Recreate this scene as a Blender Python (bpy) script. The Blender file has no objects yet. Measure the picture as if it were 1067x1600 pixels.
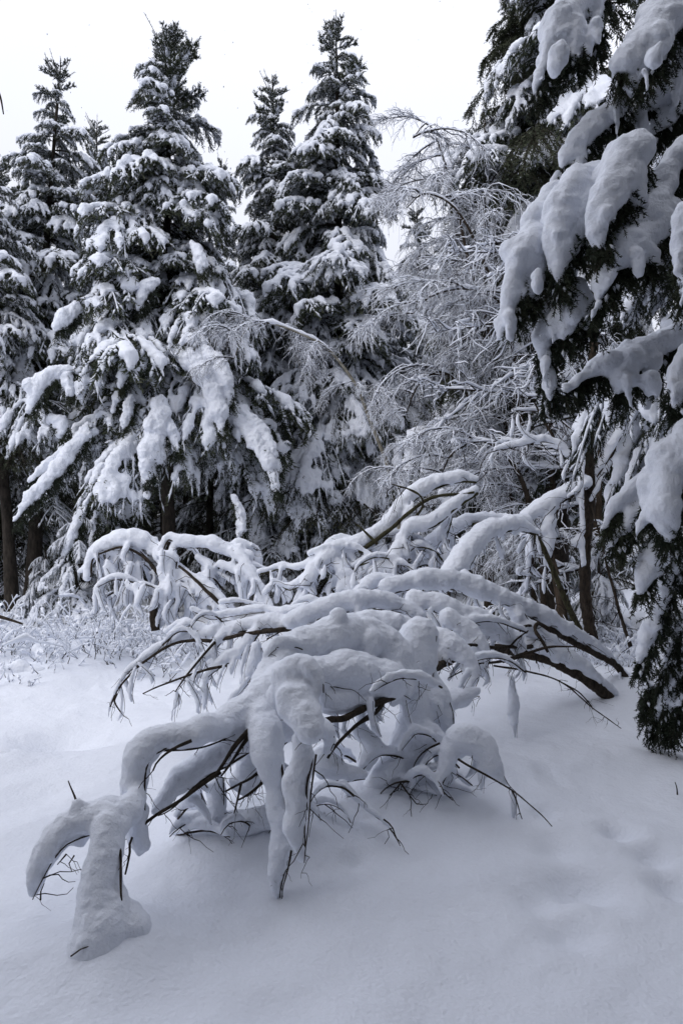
import bpy, math, random
import numpy as np
from mathutils import Vector, Matrix

# ------------------------------------------------------------------ camera, sky, sun, exposure
SC = bpy.context.scene
COL = SC.collection
R = math.radians
EYE = 1.6
FPX = 1067.0                      # focal length in photo pixels (photo 1067 x 1600)
HORIZON = 850.0

cam_d = bpy.data.cameras.new('camera')
cam_d.sensor_fit = 'VERTICAL'; cam_d.sensor_height = 36.0; cam_d.lens = 24.0
cam_d.shift_y = (HORIZON - 800.0) / 1600.0
cam_d.clip_start = 0.05; cam_d.clip_end = 5000.0
cam = bpy.data.objects.new('camera', cam_d); COL.objects.link(cam)
cam.location = (0, 0, EYE); cam.rotation_euler = (R(90), 0, 0)
SC.camera = cam

SUN_EL, SUN_AZ = R(33), R(-130)    # veiled sun over the open left, behind the viewer
world = bpy.data.worlds.new('World'); SC.world = world; world.use_nodes = True
nt = world.node_tree; nt.nodes.clear()
w_out = nt.nodes.new('ShaderNodeOutputWorld')
w_bg = nt.nodes.new('ShaderNodeBackground'); w_bg.inputs['Strength'].default_value = 0.15
w_sky = nt.nodes.new('ShaderNodeTexSky'); w_sky.sky_type = 'NISHITA'; w_sky.sun_disc = False
w_sky.sun_elevation = SUN_EL; w_sky.sun_rotation = SUN_AZ
w_sky.dust_density = 3.0
# closed overcast: brighter overhead than near the horizon (CIE overcast sky), thin blue left in it
w_geo = nt.nodes.new('ShaderNodeNewGeometry')
w_sep = nt.nodes.new('ShaderNodeSeparateXYZ'); nt.links.new(w_geo.outputs['Incoming'], w_sep.inputs[0])
w_m1 = nt.nodes.new('ShaderNodeMath'); w_m1.operation = 'ABSOLUTE'; nt.links.new(w_sep.outputs['Z'], w_m1.inputs[0])
w_m2 = nt.nodes.new('ShaderNodeMath'); w_m2.operation = 'MULTIPLY_ADD'
nt.links.new(w_m1.outputs[0], w_m2.inputs[0]); w_m2.inputs[1].default_value = 0.58; w_m2.inputs[2].default_value = 0.49
w_cl = nt.nodes.new('ShaderNodeVectorMath'); w_cl.operation = 'SCALE'
w_cl.inputs[0].default_value = (7.85, 8.05, 8.95)
nt.links.new(w_m2.outputs[0], w_cl.inputs['Scale'])
w_mix = nt.nodes.new('ShaderNodeMix'); w_mix.data_type = 'RGBA'; w_mix.inputs['Factor'].default_value = 0.93
nt.links.new(w_sky.outputs[0], w_mix.inputs[6]); nt.links.new(w_cl.outputs[0], w_mix.inputs[7])
nt.links.new(w_mix.outputs[2], w_bg.inputs['Color']); nt.links.new(w_bg.outputs[0], w_out.inputs['Surface'])

sun_d = bpy.data.lights.new('sun', 'SUN'); sun_d.energy = 1.0; sun_d.angle = R(45); sun_d.color = (1.0, 0.97, 0.93)
sun = bpy.data.objects.new('sun', sun_d); COL.objects.link(sun)
sd = Vector((math.sin(SUN_AZ) * math.cos(SUN_EL), math.cos(SUN_AZ) * math.cos(SUN_EL), math.sin(SUN_EL)))
sun.rotation_euler = sd.to_track_quat('Z', 'Y').to_euler(); sun.location = sd * 50

SC.view_settings.view_transform = 'Standard'; SC.view_settings.look = 'None'
SC.view_settings.exposure = 0.15; SC.view_settings.gamma = 1.0
SC.view_settings.use_curve_mapping = False
SC.render.engine = 'CYCLES'
SC.cycles.use_denoising = True
SC.cycles.max_bounces = 4; SC.cycles.diffuse_bounces = 4
SC.cycles.use_adaptive_sampling = True; SC.cycles.adaptive_threshold = 0.02; SC.cycles.glossy_bounces = 2
SC.cycles.transmission_bounces = 0; SC.cycles.volume_bounces = 0
SC.cycles.caustics_reflective = False; SC.cycles.caustics_refractive = False

# ------------------------------------------------------------------ helpers
rng = np.random.default_rng(7)
random.seed(7)

def at(px, py, Y):
    return np.array([(px - 533.5) / FPX * Y, Y, EYE + (HORIZON - py) / FPX * Y])

def _hash(ix, iy, iz):
    h = (ix * 374761393 + iy * 668265263 + iz * 2147483647 + 974711) & 0xffffffff
    h = ((h ^ (h >> 13)) * 1274126177) & 0xffffffff
    h = h ^ (h >> 16)
    return (h & 0xffff) / 65535.0

def vnoise(p):
    p = np.asarray(p, float); i = np.floor(p).astype(np.int64); f = p - i; f = f * f * (3 - 2 * f)
    out = 0
    for dx in (0, 1):
        wx = f[..., 0] if dx else 1 - f[..., 0]
        for dy in (0, 1):
            wy = f[..., 1] if dy else 1 - f[..., 1]
            for dz in (0, 1):
                wz = f[..., 2] if dz else 1 - f[..., 2]
                out = out + wx * wy * wz * _hash(i[..., 0] + dx, i[..., 1] + dy, i[..., 2] + dz)
    return out * 2 - 1

def fbm(p, o=3):
    s, a = 0, 1.0
    for k in range(o):
        s = s + a * vnoise(p * (2.03 ** k) + 17.3 * k); a *= 0.5
    return s

def unit(v):
    return v / np.maximum(np.linalg.norm(v, axis=-1, keepdims=True), 1e-9)

class Geo:
    def __init__(self): self.v = []; self.f = []; self.m = []; self.n = 0
    def add(self, V, F, m=0):
        if len(F) == 0: return self
        self.v.append(np.asarray(V, np.float32).reshape(-1, 3)); self.f.append(np.asarray(F, np.int64) + self.n)
        self.m.append(m); self.n += len(self.v[-1]); return self
    def arrays(self): return self
    def mesh(self, name, mats, smooth=True):
        me = bpy.data.meshes.new(name)
        V = np.concatenate(self.v) if self.v else np.zeros((0, 3), np.float32)
        loops = np.concatenate([f.ravel() for f in self.f]); cnt = np.concatenate([np.full(len(f), f.shape[1]) for f in self.f])
        mi = np.concatenate([np.full(len(f), m) for f, m in zip(self.f, self.m)])
        me.vertices.add(len(V)); me.vertices.foreach_set('co', V.ravel())
        me.loops.add(len(loops)); me.loops.foreach_set('vertex_index', loops.astype(np.int32))
        me.polygons.add(len(cnt)); st = np.concatenate([[0], np.cumsum(cnt)[:-1]])
        me.polygons.foreach_set('loop_start', st.astype(np.int32))
        me.polygons.foreach_set('material_index', mi.astype(np.int32))
        me.polygons.foreach_set('use_smooth', np.full(len(cnt), smooth))
        for m in mats: me.materials.append(m)
        me.update(calc_edges=True)
        return me

def link(name, me, parent=None, loc=None):
    o = bpy.data.objects.new(name, me); COL.objects.link(o)
    if parent is not None: o.parent = parent
    if loc is not None: o.location = loc
    return o

def tag(o, label, cat=None, group=None, kind=None):
    o['label'] = label
    if cat: o['category'] = cat
    if group: o['group'] = group
    if kind: o['kind'] = kind
    return o

def empty(name, loc, label, cat, group=None):
    o = bpy.data.objects.new(name, None); COL.objects.link(o); o.location = loc
    o.empty_display_size = 0.2
    return tag(o, label, cat, group)

def tubes(P, Rr, sides=4, flat=1.0, cap=False):
    """P (N,K,3) paths, Rr (N,K) radii -> V, F(quads). flat scales the vertical semi-axis"""
    P = np.asarray(P, float); Rr = np.asarray(Rr, float)
    N, K, _ = P.shape
    T = np.empty_like(P); T[:, 1:-1] = P[:, 2:] - P[:, :-2]; T[:, 0] = P[:, 1] - P[:, 0]; T[:, -1] = P[:, -1] - P[:, -2]
    T = unit(T)
    ref = np.zeros_like(T); ref[..., 2] = 1
    steep = np.abs(T.mean(1)[:, 2]) > 0.93
    ref[steep] = (1, 0.2, 0)
    S = unit(np.cross(T, ref)); U = np.cross(S, T)
    a = np.arange(sides) * 2 * math.pi / sides + math.pi / sides * 0.5
    ring = (S[:, :, None, :] * np.cos(a)[None, None, :, None] + U[:, :, None, :] * np.sin(a)[None, None, :, None] * flat)
    V = P[:, :, None, :] + ring * Rr[:, :, None, None]
    idx = np.arange(N * K * sides).reshape(N, K, sides)
    q = np.stack([idx[:, :-1, :], np.roll(idx, -1, 2)[:, :-1, :], np.roll(idx, -1, 2)[:, 1:, :], idx[:, 1:, :]], -1)
    return V.reshape(-1, 3), q.reshape(-1, 4)

_t = (1 + 5 ** .5) / 2
_iv = unit(np.array([[-1, _t, 0], [1, _t, 0], [-1, -_t, 0], [1, -_t, 0], [0, -1, _t], [0, 1, _t], [0, -1, -_t], [0, 1, -_t], [_t, 0, -1], [_t, 0, 1], [-_t, 0, -1], [-_t, 0, 1]], float))
_if = np.array([[0, 11, 5], [0, 5, 1], [0, 1, 7], [0, 7, 10], [0, 10, 11], [1, 5, 9], [5, 11, 4], [11, 10, 2], [10, 7, 6], [7, 1, 8], [3, 9, 4], [3, 4, 2], [3, 2, 6], [3, 6, 8], [3, 8, 9], [4, 9, 5], [2, 4, 11], [6, 2, 10], [8, 6, 7], [9, 8, 1]])
def _sub(V, F):
    V = list(map(tuple, V)); c = {}
    def mid(a, b):
        k = (min(a, b), max(a, b))
        if k not in c:
            m = np.array(V[a]) + np.array(V[b]); V.append(tuple(m / np.linalg.norm(m))); c[k] = len(V) - 1
        return c[k]
    G = []
    for a, b, d in F:
        x, y, z = mid(a, b), mid(b, d), mid(d, a); G += [[a, x, z], [b, y, x], [d, z, y], [x, y, z]]
    return np.array(V), np.array(G)
ICO1 = (_iv, _if); ICO2 = _sub(_iv, _if)

def spheres(C, Rr, base=ICO2):
    C = np.asarray(C, float).reshape(-1, 3); Rr = np.asarray(Rr, float)
    if Rr.ndim == 1: Rr = np.repeat(Rr[:, None], 3, 1)
    bv, bf = base
    V = C[:, None, :] + bv[None] * Rr[:, None, :]
    F = bf[None] + (np.arange(len(C)) * len(bv))[:, None, None]
    return V.reshape(-1, 3), F.reshape(-1, 3)

def remesh(V, F, voxel, smooth=4, factor=0.5):
    g = Geo().add(V, F); me = g.mesh('tmp', [])
    o = bpy.data.objects.new('tmp', me); COL.objects.link(o)
    m = o.modifiers.new('r', 'REMESH'); m.mode = 'VOXEL'; m.voxel_size = voxel; m.adaptivity = 0
    if smooth:
        s = o.modifiers.new('s', 'SMOOTH'); s.factor = factor; s.iterations = smooth
    dg = bpy.context.evaluated_depsgraph_get(); dg.update()
    e = o.evaluated_get(dg); em = e.to_mesh()
    W = np.empty(len(em.vertices) * 3, np.float32); em.vertices.foreach_get('co', W)
    L = np.empty(len(em.loops), np.int32); em.loops.foreach_get('vertex_index', L)
    Nn = np.empty(len(em.vertices) * 3, np.float32); em.vertices.foreach_get('normal', Nn)
    Q = L.reshape(-1, 4) if len(L) == 4 * len(em.polygons) else None
    if Q is None:
        cnt = np.empty(len(em.polygons), np.int32); em.polygons.foreach_get('loop_total', cnt)
        st = np.empty(len(em.polygons), np.int32); em.polygons.foreach_get('loop_start', st)
        k = cnt == 4
        Q = L[st[k][:, None] + np.arange(4)[None]]
    e.to_mesh_clear(); bpy.data.objects.remove(o); bpy.data.meshes.remove(me)
    return W.reshape(-1, 3), Q, Nn.reshape(-1, 3)

def cat(P, n=8):
    """Catmull-Rom through the rows of P"""
    P = np.asarray(P, float)
    if len(P) < 3:
        t = np.linspace(0, 1, n + 1)[:, None]; return P[0] * (1 - t) + P[-1] * t
    Q = np.vstack([2 * P[0] - P[1], P, 2 * P[-1] - P[-2]]); out = []
    t = np.linspace(0, 1, n, endpoint=False)[:, None]
    for i in range(1, len(Q) - 2):
        a, b, c, d = Q[i - 1], Q[i], Q[i + 1], Q[i + 2]
        out.append(0.5 * (2 * b + (c - a) * t + (2 * a - 5 * b + 4 * c - d) * t ** 2 + (3 * b - a - 3 * c + d) * t ** 3))
    out.append(P[-1:]); return np.vstack(out)

def resample(P, step):
    """P (n,3+k): resample by 3-D arc length"""
    d = np.concatenate([[0], np.cumsum(np.linalg.norm(np.diff(P[:, :3], axis=0), axis=1))])
    n = max(2, int(d[-1] / step) + 1); s = np.linspace(0, d[-1], n)
    return np.stack([np.interp(s, d, P[:, k]) for k in range(P.shape[1])], 1)

# ------------------------------------------------------------------ materials
def mat(name, col, rough=0.8, spec=0.3):
    m = bpy.data.materials.new(name); m.use_nodes = True
    b = m.node_tree.nodes['Principled BSDF']
    b.inputs['Base Color'].default_value = (*col, 1); b.inputs['Roughness'].default_value = rough
    b.inputs['Specular IOR Level'].default_value = spec
    return m, m.node_tree, b

def noise_node(nt, scale, detail=4, rough=0.6, vec=None):
    n = nt.nodes.new('ShaderNodeTexNoise'); n.inputs['Scale'].default_value = scale
    n.inputs['Detail'].default_value = detail; n.inputs['Roughness'].default_value = rough
    if vec is not None: nt.links.new(vec, n.inputs['Vector'])
    return n

def ramp(nt, fac, stops):
    r = nt.nodes.new('ShaderNodeValToRGB'); e = r.color_ramp.elements
    while len(e) < len(stops): e.new(0.5)
    for k, (p, c) in enumerate(stops): e[k].position = p; e[k].color = (*c, 1)
    nt.links.new(fac, r.inputs[0]); return r

def snow_mat(name, fine, coarse, dist, col=(0.785, 0.815, 0.885)):
    m, t, b = mat(name, col, 0.75, 0.2)
    tc = t.nodes.new('ShaderNodeTexCoord')
    n1 = noise_node(t, coarse, 2, 0.5, tc.outputs['Object']); n2 = noise_node(t, fine, 2, 0.6, tc.outputs['Object'])
    ad = t.nodes.new('ShaderNodeMath'); ad.operation = 'MULTIPLY_ADD'
    t.links.new(n2.outputs['Fac'], ad.inputs[0]); ad.inputs[1].default_value = 0.35; t.links.new(n1.outputs['Fac'], ad.inputs[2])
    bp = t.nodes.new('ShaderNodeBump'); bp.inputs['Strength'].default_value = 1.0; bp.inputs['Distance'].default_value = dist
    t.links.new(ad.outputs[0], bp.inputs['Height']); t.links.new(bp.outputs[0], b.inputs['Normal'])
    c = ramp(t, n2.outputs['Fac'], [(0.3, tuple(x * 0.97 for x in col)), (0.7, col)])
    t.links.new(c.outputs[0], b.inputs['Base Color'])
    return m

SNOW_NEAR = snow_mat('snow_near', 100, 34, 0.010)
SNOW_GROUND = snow_mat('snow_ground', 60, 15, 0.009)
SNOW_FAR = snow_mat('snow_far', 40, 10, 0.035)
SNOW_FINE, _, _ = mat('snow_fine', (0.785, 0.815, 0.885), 0.8, 0.1)

def bark_mat(name, dark, light, scale, zs=0.35):
    m, t, b = mat(name, dark, 0.9, 0.15)
    tc = t.nodes.new('ShaderNodeTexCoord'); mp = t.nodes.new('ShaderNodeMapping')
    mp.inputs['Scale'].default_value = (1, 1, zs); t.links.new(tc.outputs['Object'], mp.inputs[0])
    n = noise_node(t, scale, 6, 0.65, mp.outputs[0])
    c = ramp(t, n.outputs['Fac'], [(0.35, dark), (0.65, light)])
    t.links.new(c.outputs[0], b.inputs['Base Color'])
    bp = t.nodes.new('ShaderNodeBump'); bp.inputs['Distance'].default_value = 0.02; bp.inputs['Strength'].default_value = 0.8
    t.links.new(n.outputs['Fac'], bp.inputs['Height']); t.links.new(bp.outputs[0], b.inputs['Normal'])
    return m

BARK_DARK = bark_mat('bark_dark', (0.018, 0.014, 0.011), (0.060, 0.046, 0.034), 30)
BARK_MOSS = bark_mat('bark_moss', (0.022, 0.017, 0.012), (0.070, 0.068, 0.034), 24)
BARK_SPRUCE = bark_mat('bark_spruce', (0.014, 0.012, 0.010), (0.048, 0.040, 0.033), 14)
BARK_BROWN = bark_mat('bark_brown', (0.028, 0.021, 0.015), (0.075, 0.056, 0.040), 16)
BARK_PALE = bark_mat('bark_pale', (0.10, 0.09, 0.07), (0.32, 0.30, 0.25), 9, 1.6)
TWIG, _, _ = mat('twig', (0.030, 0.024, 0.020), 0.9, 0.1)

def needle_mat(name, a, b_, c_):
    m, t, b = mat(name, a, 0.75, 0.2)
    tc = t.nodes.new('ShaderNodeTexCoord'); n = noise_node(t, 5.0, 3, 0.6, tc.outputs['Object'])
    oi = t.nodes.new('ShaderNodeObjectInfo')
    ad = t.nodes.new('ShaderNodeMath'); ad.operation = 'MULTIPLY_ADD'; ad.inputs[1].default_value = 0.25
    t.links.new(oi.outputs['Random'], ad.inputs[0]); t.links.new(n.outputs['Fac'], ad.inputs[2])
    c = ramp(t, ad.outputs[0], [(0.40, a), (0.6, b_), (0.85, c_)])
    t.links.new(c.outputs[0], b.inputs['Base Color'])
    return m
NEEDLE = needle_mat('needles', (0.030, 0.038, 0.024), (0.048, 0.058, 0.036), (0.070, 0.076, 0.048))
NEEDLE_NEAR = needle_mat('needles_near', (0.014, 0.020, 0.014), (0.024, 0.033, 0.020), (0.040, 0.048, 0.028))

# ------------------------------------------------------------------ ground
DENTS = [(888, 1376, .16, -.05), (925, 1385, .14, -.035), (893, 1440, .13, -.04), (968, 1302, .10, -.05), (840, 1397, .12, -.035),
         (867, 1328, .11, -.03), (1020, 1334, .12, -.045), (1058, 1375, .13, -.05), (553, 1355, .06, -.02), (1000, 1310, .12, .02),
         (890, 1400, .18, .02), (700, 1590, .2, -.012), (420, 1598, .18, -.02), (120, 1150, .5, -.05), (200, 1155, .4, -.03), (20, 1190, .25, .04),
         (90, 1150, .35, -.05), (260, 1180, .35, .03), (70, 1245, .3, -.02), (40, 1300, .25, .02)]
MOUNDS = [(160, 1484, .20, .07), (220, 1474, .15, .06), (380, 1330, .30, .10), (330, 1310, .25, .08), (450, 1300, .28, .06), (620, 1265, .3, .08),
          (690, 1262, .16, .06), (560, 1290, .3, .05), (740, 1210, .5, .06), (60, 1405, .15, .04), (480, 1200, .7, .12), (350, 1130, .8, .10),
          (900, 1085, .8, .14), (985, 1100, .5, .10), (1030, 1150, .35, .05), (820, 1110, .8, .08), (930, 1040, 1.2, .18), (1000, 1030, 1.0, .15),
          (80, 1050, 1.0, .12), (20, 1060, .8, .14), (260, 1040, 1.2, .10), (1060, 1160, .2, -.05)]
_gb = []
for px, py, s, a in [(p, q, s * .62, a * 1.9) for p, q, s, a in DENTS] + MOUNDS:
    Y = EYE * FPX / (py - HORIZON); _gb.append(((px - 533.5) / FPX * Y, Y, s, a))
def ground_z(x, y):
    x = np.asarray(x, float); y = np.asarray(y, float)
    p = np.stack([x, y, np.zeros_like(x)], -1)
    near = np.exp(-((np.hypot(x, y - 5) / 30) ** 2))
    z = 0.05 * fbm(p * 0.45, 3) + 0.016 * fbm(p * 1.9 + 5, 3) + 0.006 * fbm(p * 7 + 9, 2) * near
    z = z * np.clip((np.hypot(x, y)) / 2.0, 0.2, 1)
    for gx, gy, s, a in _gb: z = z + a * np.exp(-((x - gx) ** 2 + (y - gy) ** 2) / (2 * s * s))
    pit = np.clip(vnoise(p * 4.3 + 31) - .55, 0, 1) * np.clip(vnoise(p * .5 + 77) + .35, 0, 1); bump_ = np.clip(vnoise(p * 6.1 + 11) - .6, 0, 1)
    z = z + (-.10 * pit + .05 * bump_ * np.clip(vnoise(p * .6 + 7) + .2, 0, 1)) * near
    z = z + .30 * np.clip(vnoise(p * 1.7 + 3) + .05, 0, 1) * np.exp(-((x + 4.6) / 2.2) ** 2 - ((y - 9.4) / 1.6) ** 2)
    far = np.clip((y - 12) / 10, 0, 1); z = z + far * 0.10 * fbm(p * 0.8 + 3, 2)
    return z
def axis(lo, hi, step, far):
    c = np.arange(lo, hi, step); g = step * 1.13 ** np.arange(1, 75); g = np.cumsum(g); g = g[g < far]
    return np.concatenate([(lo - g)[::-1], c, hi + g])
gx = axis(-4.2, 4.6, 0.028, 1500); gy = axis(1.6, 10.0, 0.030, 1500)
XX, YY = np.meshgrid(gx, gy); ZZ = ground_z(XX, YY)
nx, ny = len(gx), len(gy); ii = np.arange(nx * ny).reshape(ny, nx)
GF = np.stack([ii[:-1, :-1], ii[:-1, 1:], ii[1:, 1:], ii[1:, :-1]], -1).reshape(-1, 4)
ground = link('snowy_ground', Geo().add(np.stack([XX, YY, ZZ], -1).reshape(-1, 3), GF).mesh('snowy_ground', [SNOW_GROUND]))
tag(ground, 'deep fresh snow covering the clearing and the forest floor', kind='structure')
def gz(x, y): return float(ground_z(np.array([x]), np.array([y]))[0])

# ------------------------------------------------------------------ spruce bough library
def brush(P0, P1, n, ln, w, rg, fwd=0.75):
    """needle spikes round every twig P0->P1"""
    P0 = np.asarray(P0); P1 = np.asarray(P1); N = len(P0)
    T = unit(P1 - P0)
    t = (np.arange(n)[None] + rg.random((N, n))) / n
    p = P0[:, None] + (P1 - P0)[:, None] * t[..., None]
    rnd = rg.normal(size=(N, n, 3)); rnd -= (rnd * T[:, None]).sum(-1, keepdims=True) * T[:, None]; rnd = unit(rnd)
    d = unit(T[:, None] * fwd + rnd)
    l = ln * (0.7 + 0.6 * rg.random((N, n, 1)))
    b = T[:, None] * (w * 0.5)
    side = unit(np.cross(d, T[:, None])) * (w * 0.25)
    V = np.stack([p - b - side, p + b + side, p + d * l], 2)
    F = np.arange(N * n * 3).reshape(-1, 3)
    return V.reshape(-1, 3), F

def octa(C, D, ln, r):
    """little elongated snow dabs at C along D"""
    C = np.asarray(C); D = unit(np.asarray(D)); N = len(C)
    up = np.array([0, 0, 1.0]); S = unit(np.cross(D, up) + 1e-6); U = np.cross(S, D)
    ln = np.asarray(ln).reshape(-1, 1); r = np.asarray(r).reshape(-1, 1)
    V = np.stack([C - D * ln, C + S * r, C + U * r, C - S * r, C - U * r * .6, C + D * ln], 1)
    f = np.array([[0, 2, 1], [0, 3, 2], [0, 4, 3], [0, 1, 4], [5, 1, 2], [5, 2, 3], [5, 3, 4], [5, 4, 1]])
    F = f[None] + (np.arange(N) * 6)[:, None, None]
    return V.reshape(-1, 3), F.reshape(-1, 3)

def bough_skeleton(rg, L, a0, a1, n2, sec, hang, wig=0.12):
    K = 16; t = np.linspace(0, 1, K); ang = R(a0) + (R(a1) - R(a0)) * t ** 1.1
    st = L / (K - 1)
    yaw = np.cumsum(rg.normal(size=K)) * wig * 0.25
    d = np.stack([np.cos(ang) * np.cos(yaw), np.cos(ang) * np.sin(yaw), np.sin(ang)], -1)
    ax = np.vstack([[0, 0, 0], np.cumsum(d[:-1] * st, 0)])
    secs = []
    for i in range(n2):
        tt = 0.10 + 0.88 * (i + rg.random() * .7) / n2
        for s in (-1, 1):
            if rg.random() < 0.08: continue
            p = np.array([np.interp(tt, t, ax[:, k]) for k in range(3)]); dd = np.array([np.interp(tt, t, d[:, k]) for k in range(3)])
            h = R(38 + 26 * rg.random()) * s; c, sn = math.cos(h), math.sin(h)
            q = np.array([dd[0] * c - dd[1] * sn, dd[0] * sn + dd[1] * c, dd[2] * .8 + 0.05 * rg.normal()])
            l = L * sec * (math.sin(math.pi * min(1, 0.12 + tt * 0.93)) ** 0.7 * 0.8 + 0.18) * (0.7 + .6 * rg.random())
            k = np.linspace(0, 1, 6)[:, None]
            path = p + unit(q) * l * k + np.array([0, 0, -1]) * l * hang * k ** 2 * (0.6 + .8 * rg.random())
            secs.append(path)
    return ax, d, np.array(secs)

def make_bough(name, seed, L, a0, a1, n2=12, sec=0.30, hang=0.5, snow=1.0, tert=6, twl=0.16, spikes=9, nlen=0.055, nw=0.02,
               vox=0.03, fine=False, thin=False, needle=None, patch=0.0, lift=0.0):
    rg = np.random.default_rng(seed)
    ax, d, secs = bough_skeleton(rg, L, a0, a1, n2, sec, hang)
    N = len(secs); g = Geo(); s = Geo()
    t = np.linspace(0, 1, len(ax))
    V, F = tubes(ax[None], (0.022 * L / 2 * (1 - t) + 0.004)[None], 5); g.add(V, F, 1)
    V, F = tubes(secs, np.repeat(np.linspace(0.007, 0.002, 6)[None], N, 0), 3); g.add(V, F, 1)
    # tertiary twigs, drooping
    P0, P1 = [], []
    for path in secs:
        l = np.linalg.norm(path[-1] - path[0]); m = max(2, int(tert * (0.5 + l / (L * sec))))
        for j in range(m):
            tt = (j + rg.random()) / m; k = min(4, int(tt * 5)); p = path[k] + (path[k + 1] - path[k]) * (tt * 5 - k)
            T = unit(path[k + 1] - path[k]); S = np.cross(T, [0, 0, 1]); S = unit(S + 1e-6) * rg.choice([-1, 1])
            q = unit(T * 0.8 + S * (0.35 + .5 * rg.random()) + np.array([0, 0, -1]) * (0.25 + hang * rg.random() * 1.5 - lift))
            P0.append(p); P1.append(p + q * twl * (0.6 + 0.8 * rg.random()))
        P0.append(path[-2]); P1.append(path[-1] + (path[-1] - path[-2]) * .5)
        P0.append(path[1]); P1.append(path[3]); P0.append(path[3]); P1.append(path[-1])
    for j in range(int(L * 9)):                      # twigs along the main axis, hanging below it
        tt = rg.random() ** .8; p = np.array([np.interp(tt, t, ax[:, k]) for k in range(3)]); dd = d[int(tt * 15)]
        q = unit(dd * .7 + rg.normal(size=3) * .4 + np.array([0, 0, -.5 * hang - .1])); P0.append(p); P1.append(p + q * twl * 1.1)
    for k in range(8, 15): P0.append(ax[k]); P1.append(ax[k + 1])
    P0 = np.array(P0); P1 = np.array(P1)
    sp = spikes
    V, F = brush(P0, P1, sp, nlen, nw, rg); g.add(V, F, 0)
    V, F = tubes(np.stack([P0, P1], 1), np.repeat([[0.0035, 0.0015]], len(P0), 0), 3); g.add(V, F, 1)
    # snow load
    C, Rr = [], []
    def load(path, rad, ph, t0=0.0):
        P = resample(np.asarray(path), 0.035 if not fine else 0.02); n = len(P); tt = np.linspace(0, 1, n)
        nz = vnoise(P * 3.2 + ph)
        taper = np.clip((1 - tt) * 6, 0.35, 1) * np.clip((tt - t0) * 8, 0, 1)
        r = rad * (.6 + .65 * tt) * taper * (0.75 + 0.55 * nz) * (1 + .2 * rg.normal(size=n))
        keep = (nz > -0.55 + patch) & (r > rad * 0.25)
        for p, q in zip(P[keep], r[keep]): C.append(p + [0, 0, q * 0.55]); Rr.append([q * 1.1, q * 1.1, q * 0.85])
    if not thin:
        load(ax, 0.075 * snow, seed * 1.7, 0.16)
        for i, path in enumerate(secs):
            if rg.random() < 0.86: load(path, 0.052 * snow * (0.7 + .6 * rg.random()), seed + i * 3.1)
    if C:
        V, F = spheres(np.array(C), np.array(Rr), ICO1 if not fine else ICO2)
        V, F, Nn = remesh(V, F, vox, 3)
        V = V + Nn * (0.018 * vnoise(V * 16) + 0.012 * vnoise(V * 31))[:, None] * (0.5 if fine else 1)
        s.add(V, F)
    # dustings of snow lying on the twigs
    k = rg.random(len(P0)) < (0.55 if not thin else 0.6)
    ln = np.linalg.norm(P1 - P0, axis=1)
    r = (0.011 + 0.016 * rg.random(len(P0))) * (0.7 if fine else 1.0)
    V, F = octa(((P0 + P1) / 2 + [0, 0, 0.012])[k] , (P1 - P0)[k], (ln * (.25 + .3 * rg.random(len(P0))))[k], r[k]); s.add(V, F)
    if thin or True:
        PP = secs + [0, 0, 0.012]; rr = np.repeat(np.linspace(0.016, 0.007, 6)[None], N, 0) * (0.6 + .8 * rg.random((N, 6)))
        V, F = tubes(PP, rr, 4); s.add(V, F)
    me = g.mesh(name, [needle or NEEDLE, TWIG], smooth=False)
    sm = s.mesh(name + '_snow', [SNOW_FAR if not fine else SNOW_NEAR])
    return dict(L=L, needles=me, snow=sm, g=g, s=s)

LIB = {'top': [], 'up': [], 'mid': [], 'low': [], 'dead': []}
for i in range(3): LIB['top'].append(make_bough('bough', 10 + i, 0.9, 48 - 9 * i, 34 - 14 * i, n2=7, sec=0.24, hang=0.0, snow=0.6, tert=4, twl=0.14, spikes=13, nlen=.05, patch=.55, lift=.75))
for i in range(4): LIB['up'].append(make_bough('bough', 20 + i, 1.5, 26 - 9 * i, -38 - 9 * i, n2=10, sec=0.30, hang=0.5, snow=1.1, tert=8, patch=.38, lift=.1))
for i in range(5): LIB['mid'].append(make_bough('bough', 30 + i, 2.2, 8 - 6 * i, -56 - 5 * i, n2=13, sec=0.30, hang=0.7, snow=1.1, tert=8, twl=.2, patch=.4))
for i in range(4): LIB['low'].append(make_bough('bough', 40 + i, 2.8, -6 - 6 * i, -62 - 5 * i, n2=15, sec=0.24, hang=0.8, snow=1.25, tert=7, twl=.22, patch=.25))
for i in range(3): LIB['dead'].append(make_bough('bough', 50 + i, 2.2, -2 - 5 * i, -30 - 5 * i, n2=11, sec=0.34, hang=0.5, snow=.5, tert=4, spikes=5, nlen=.04, thin=True))

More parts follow.
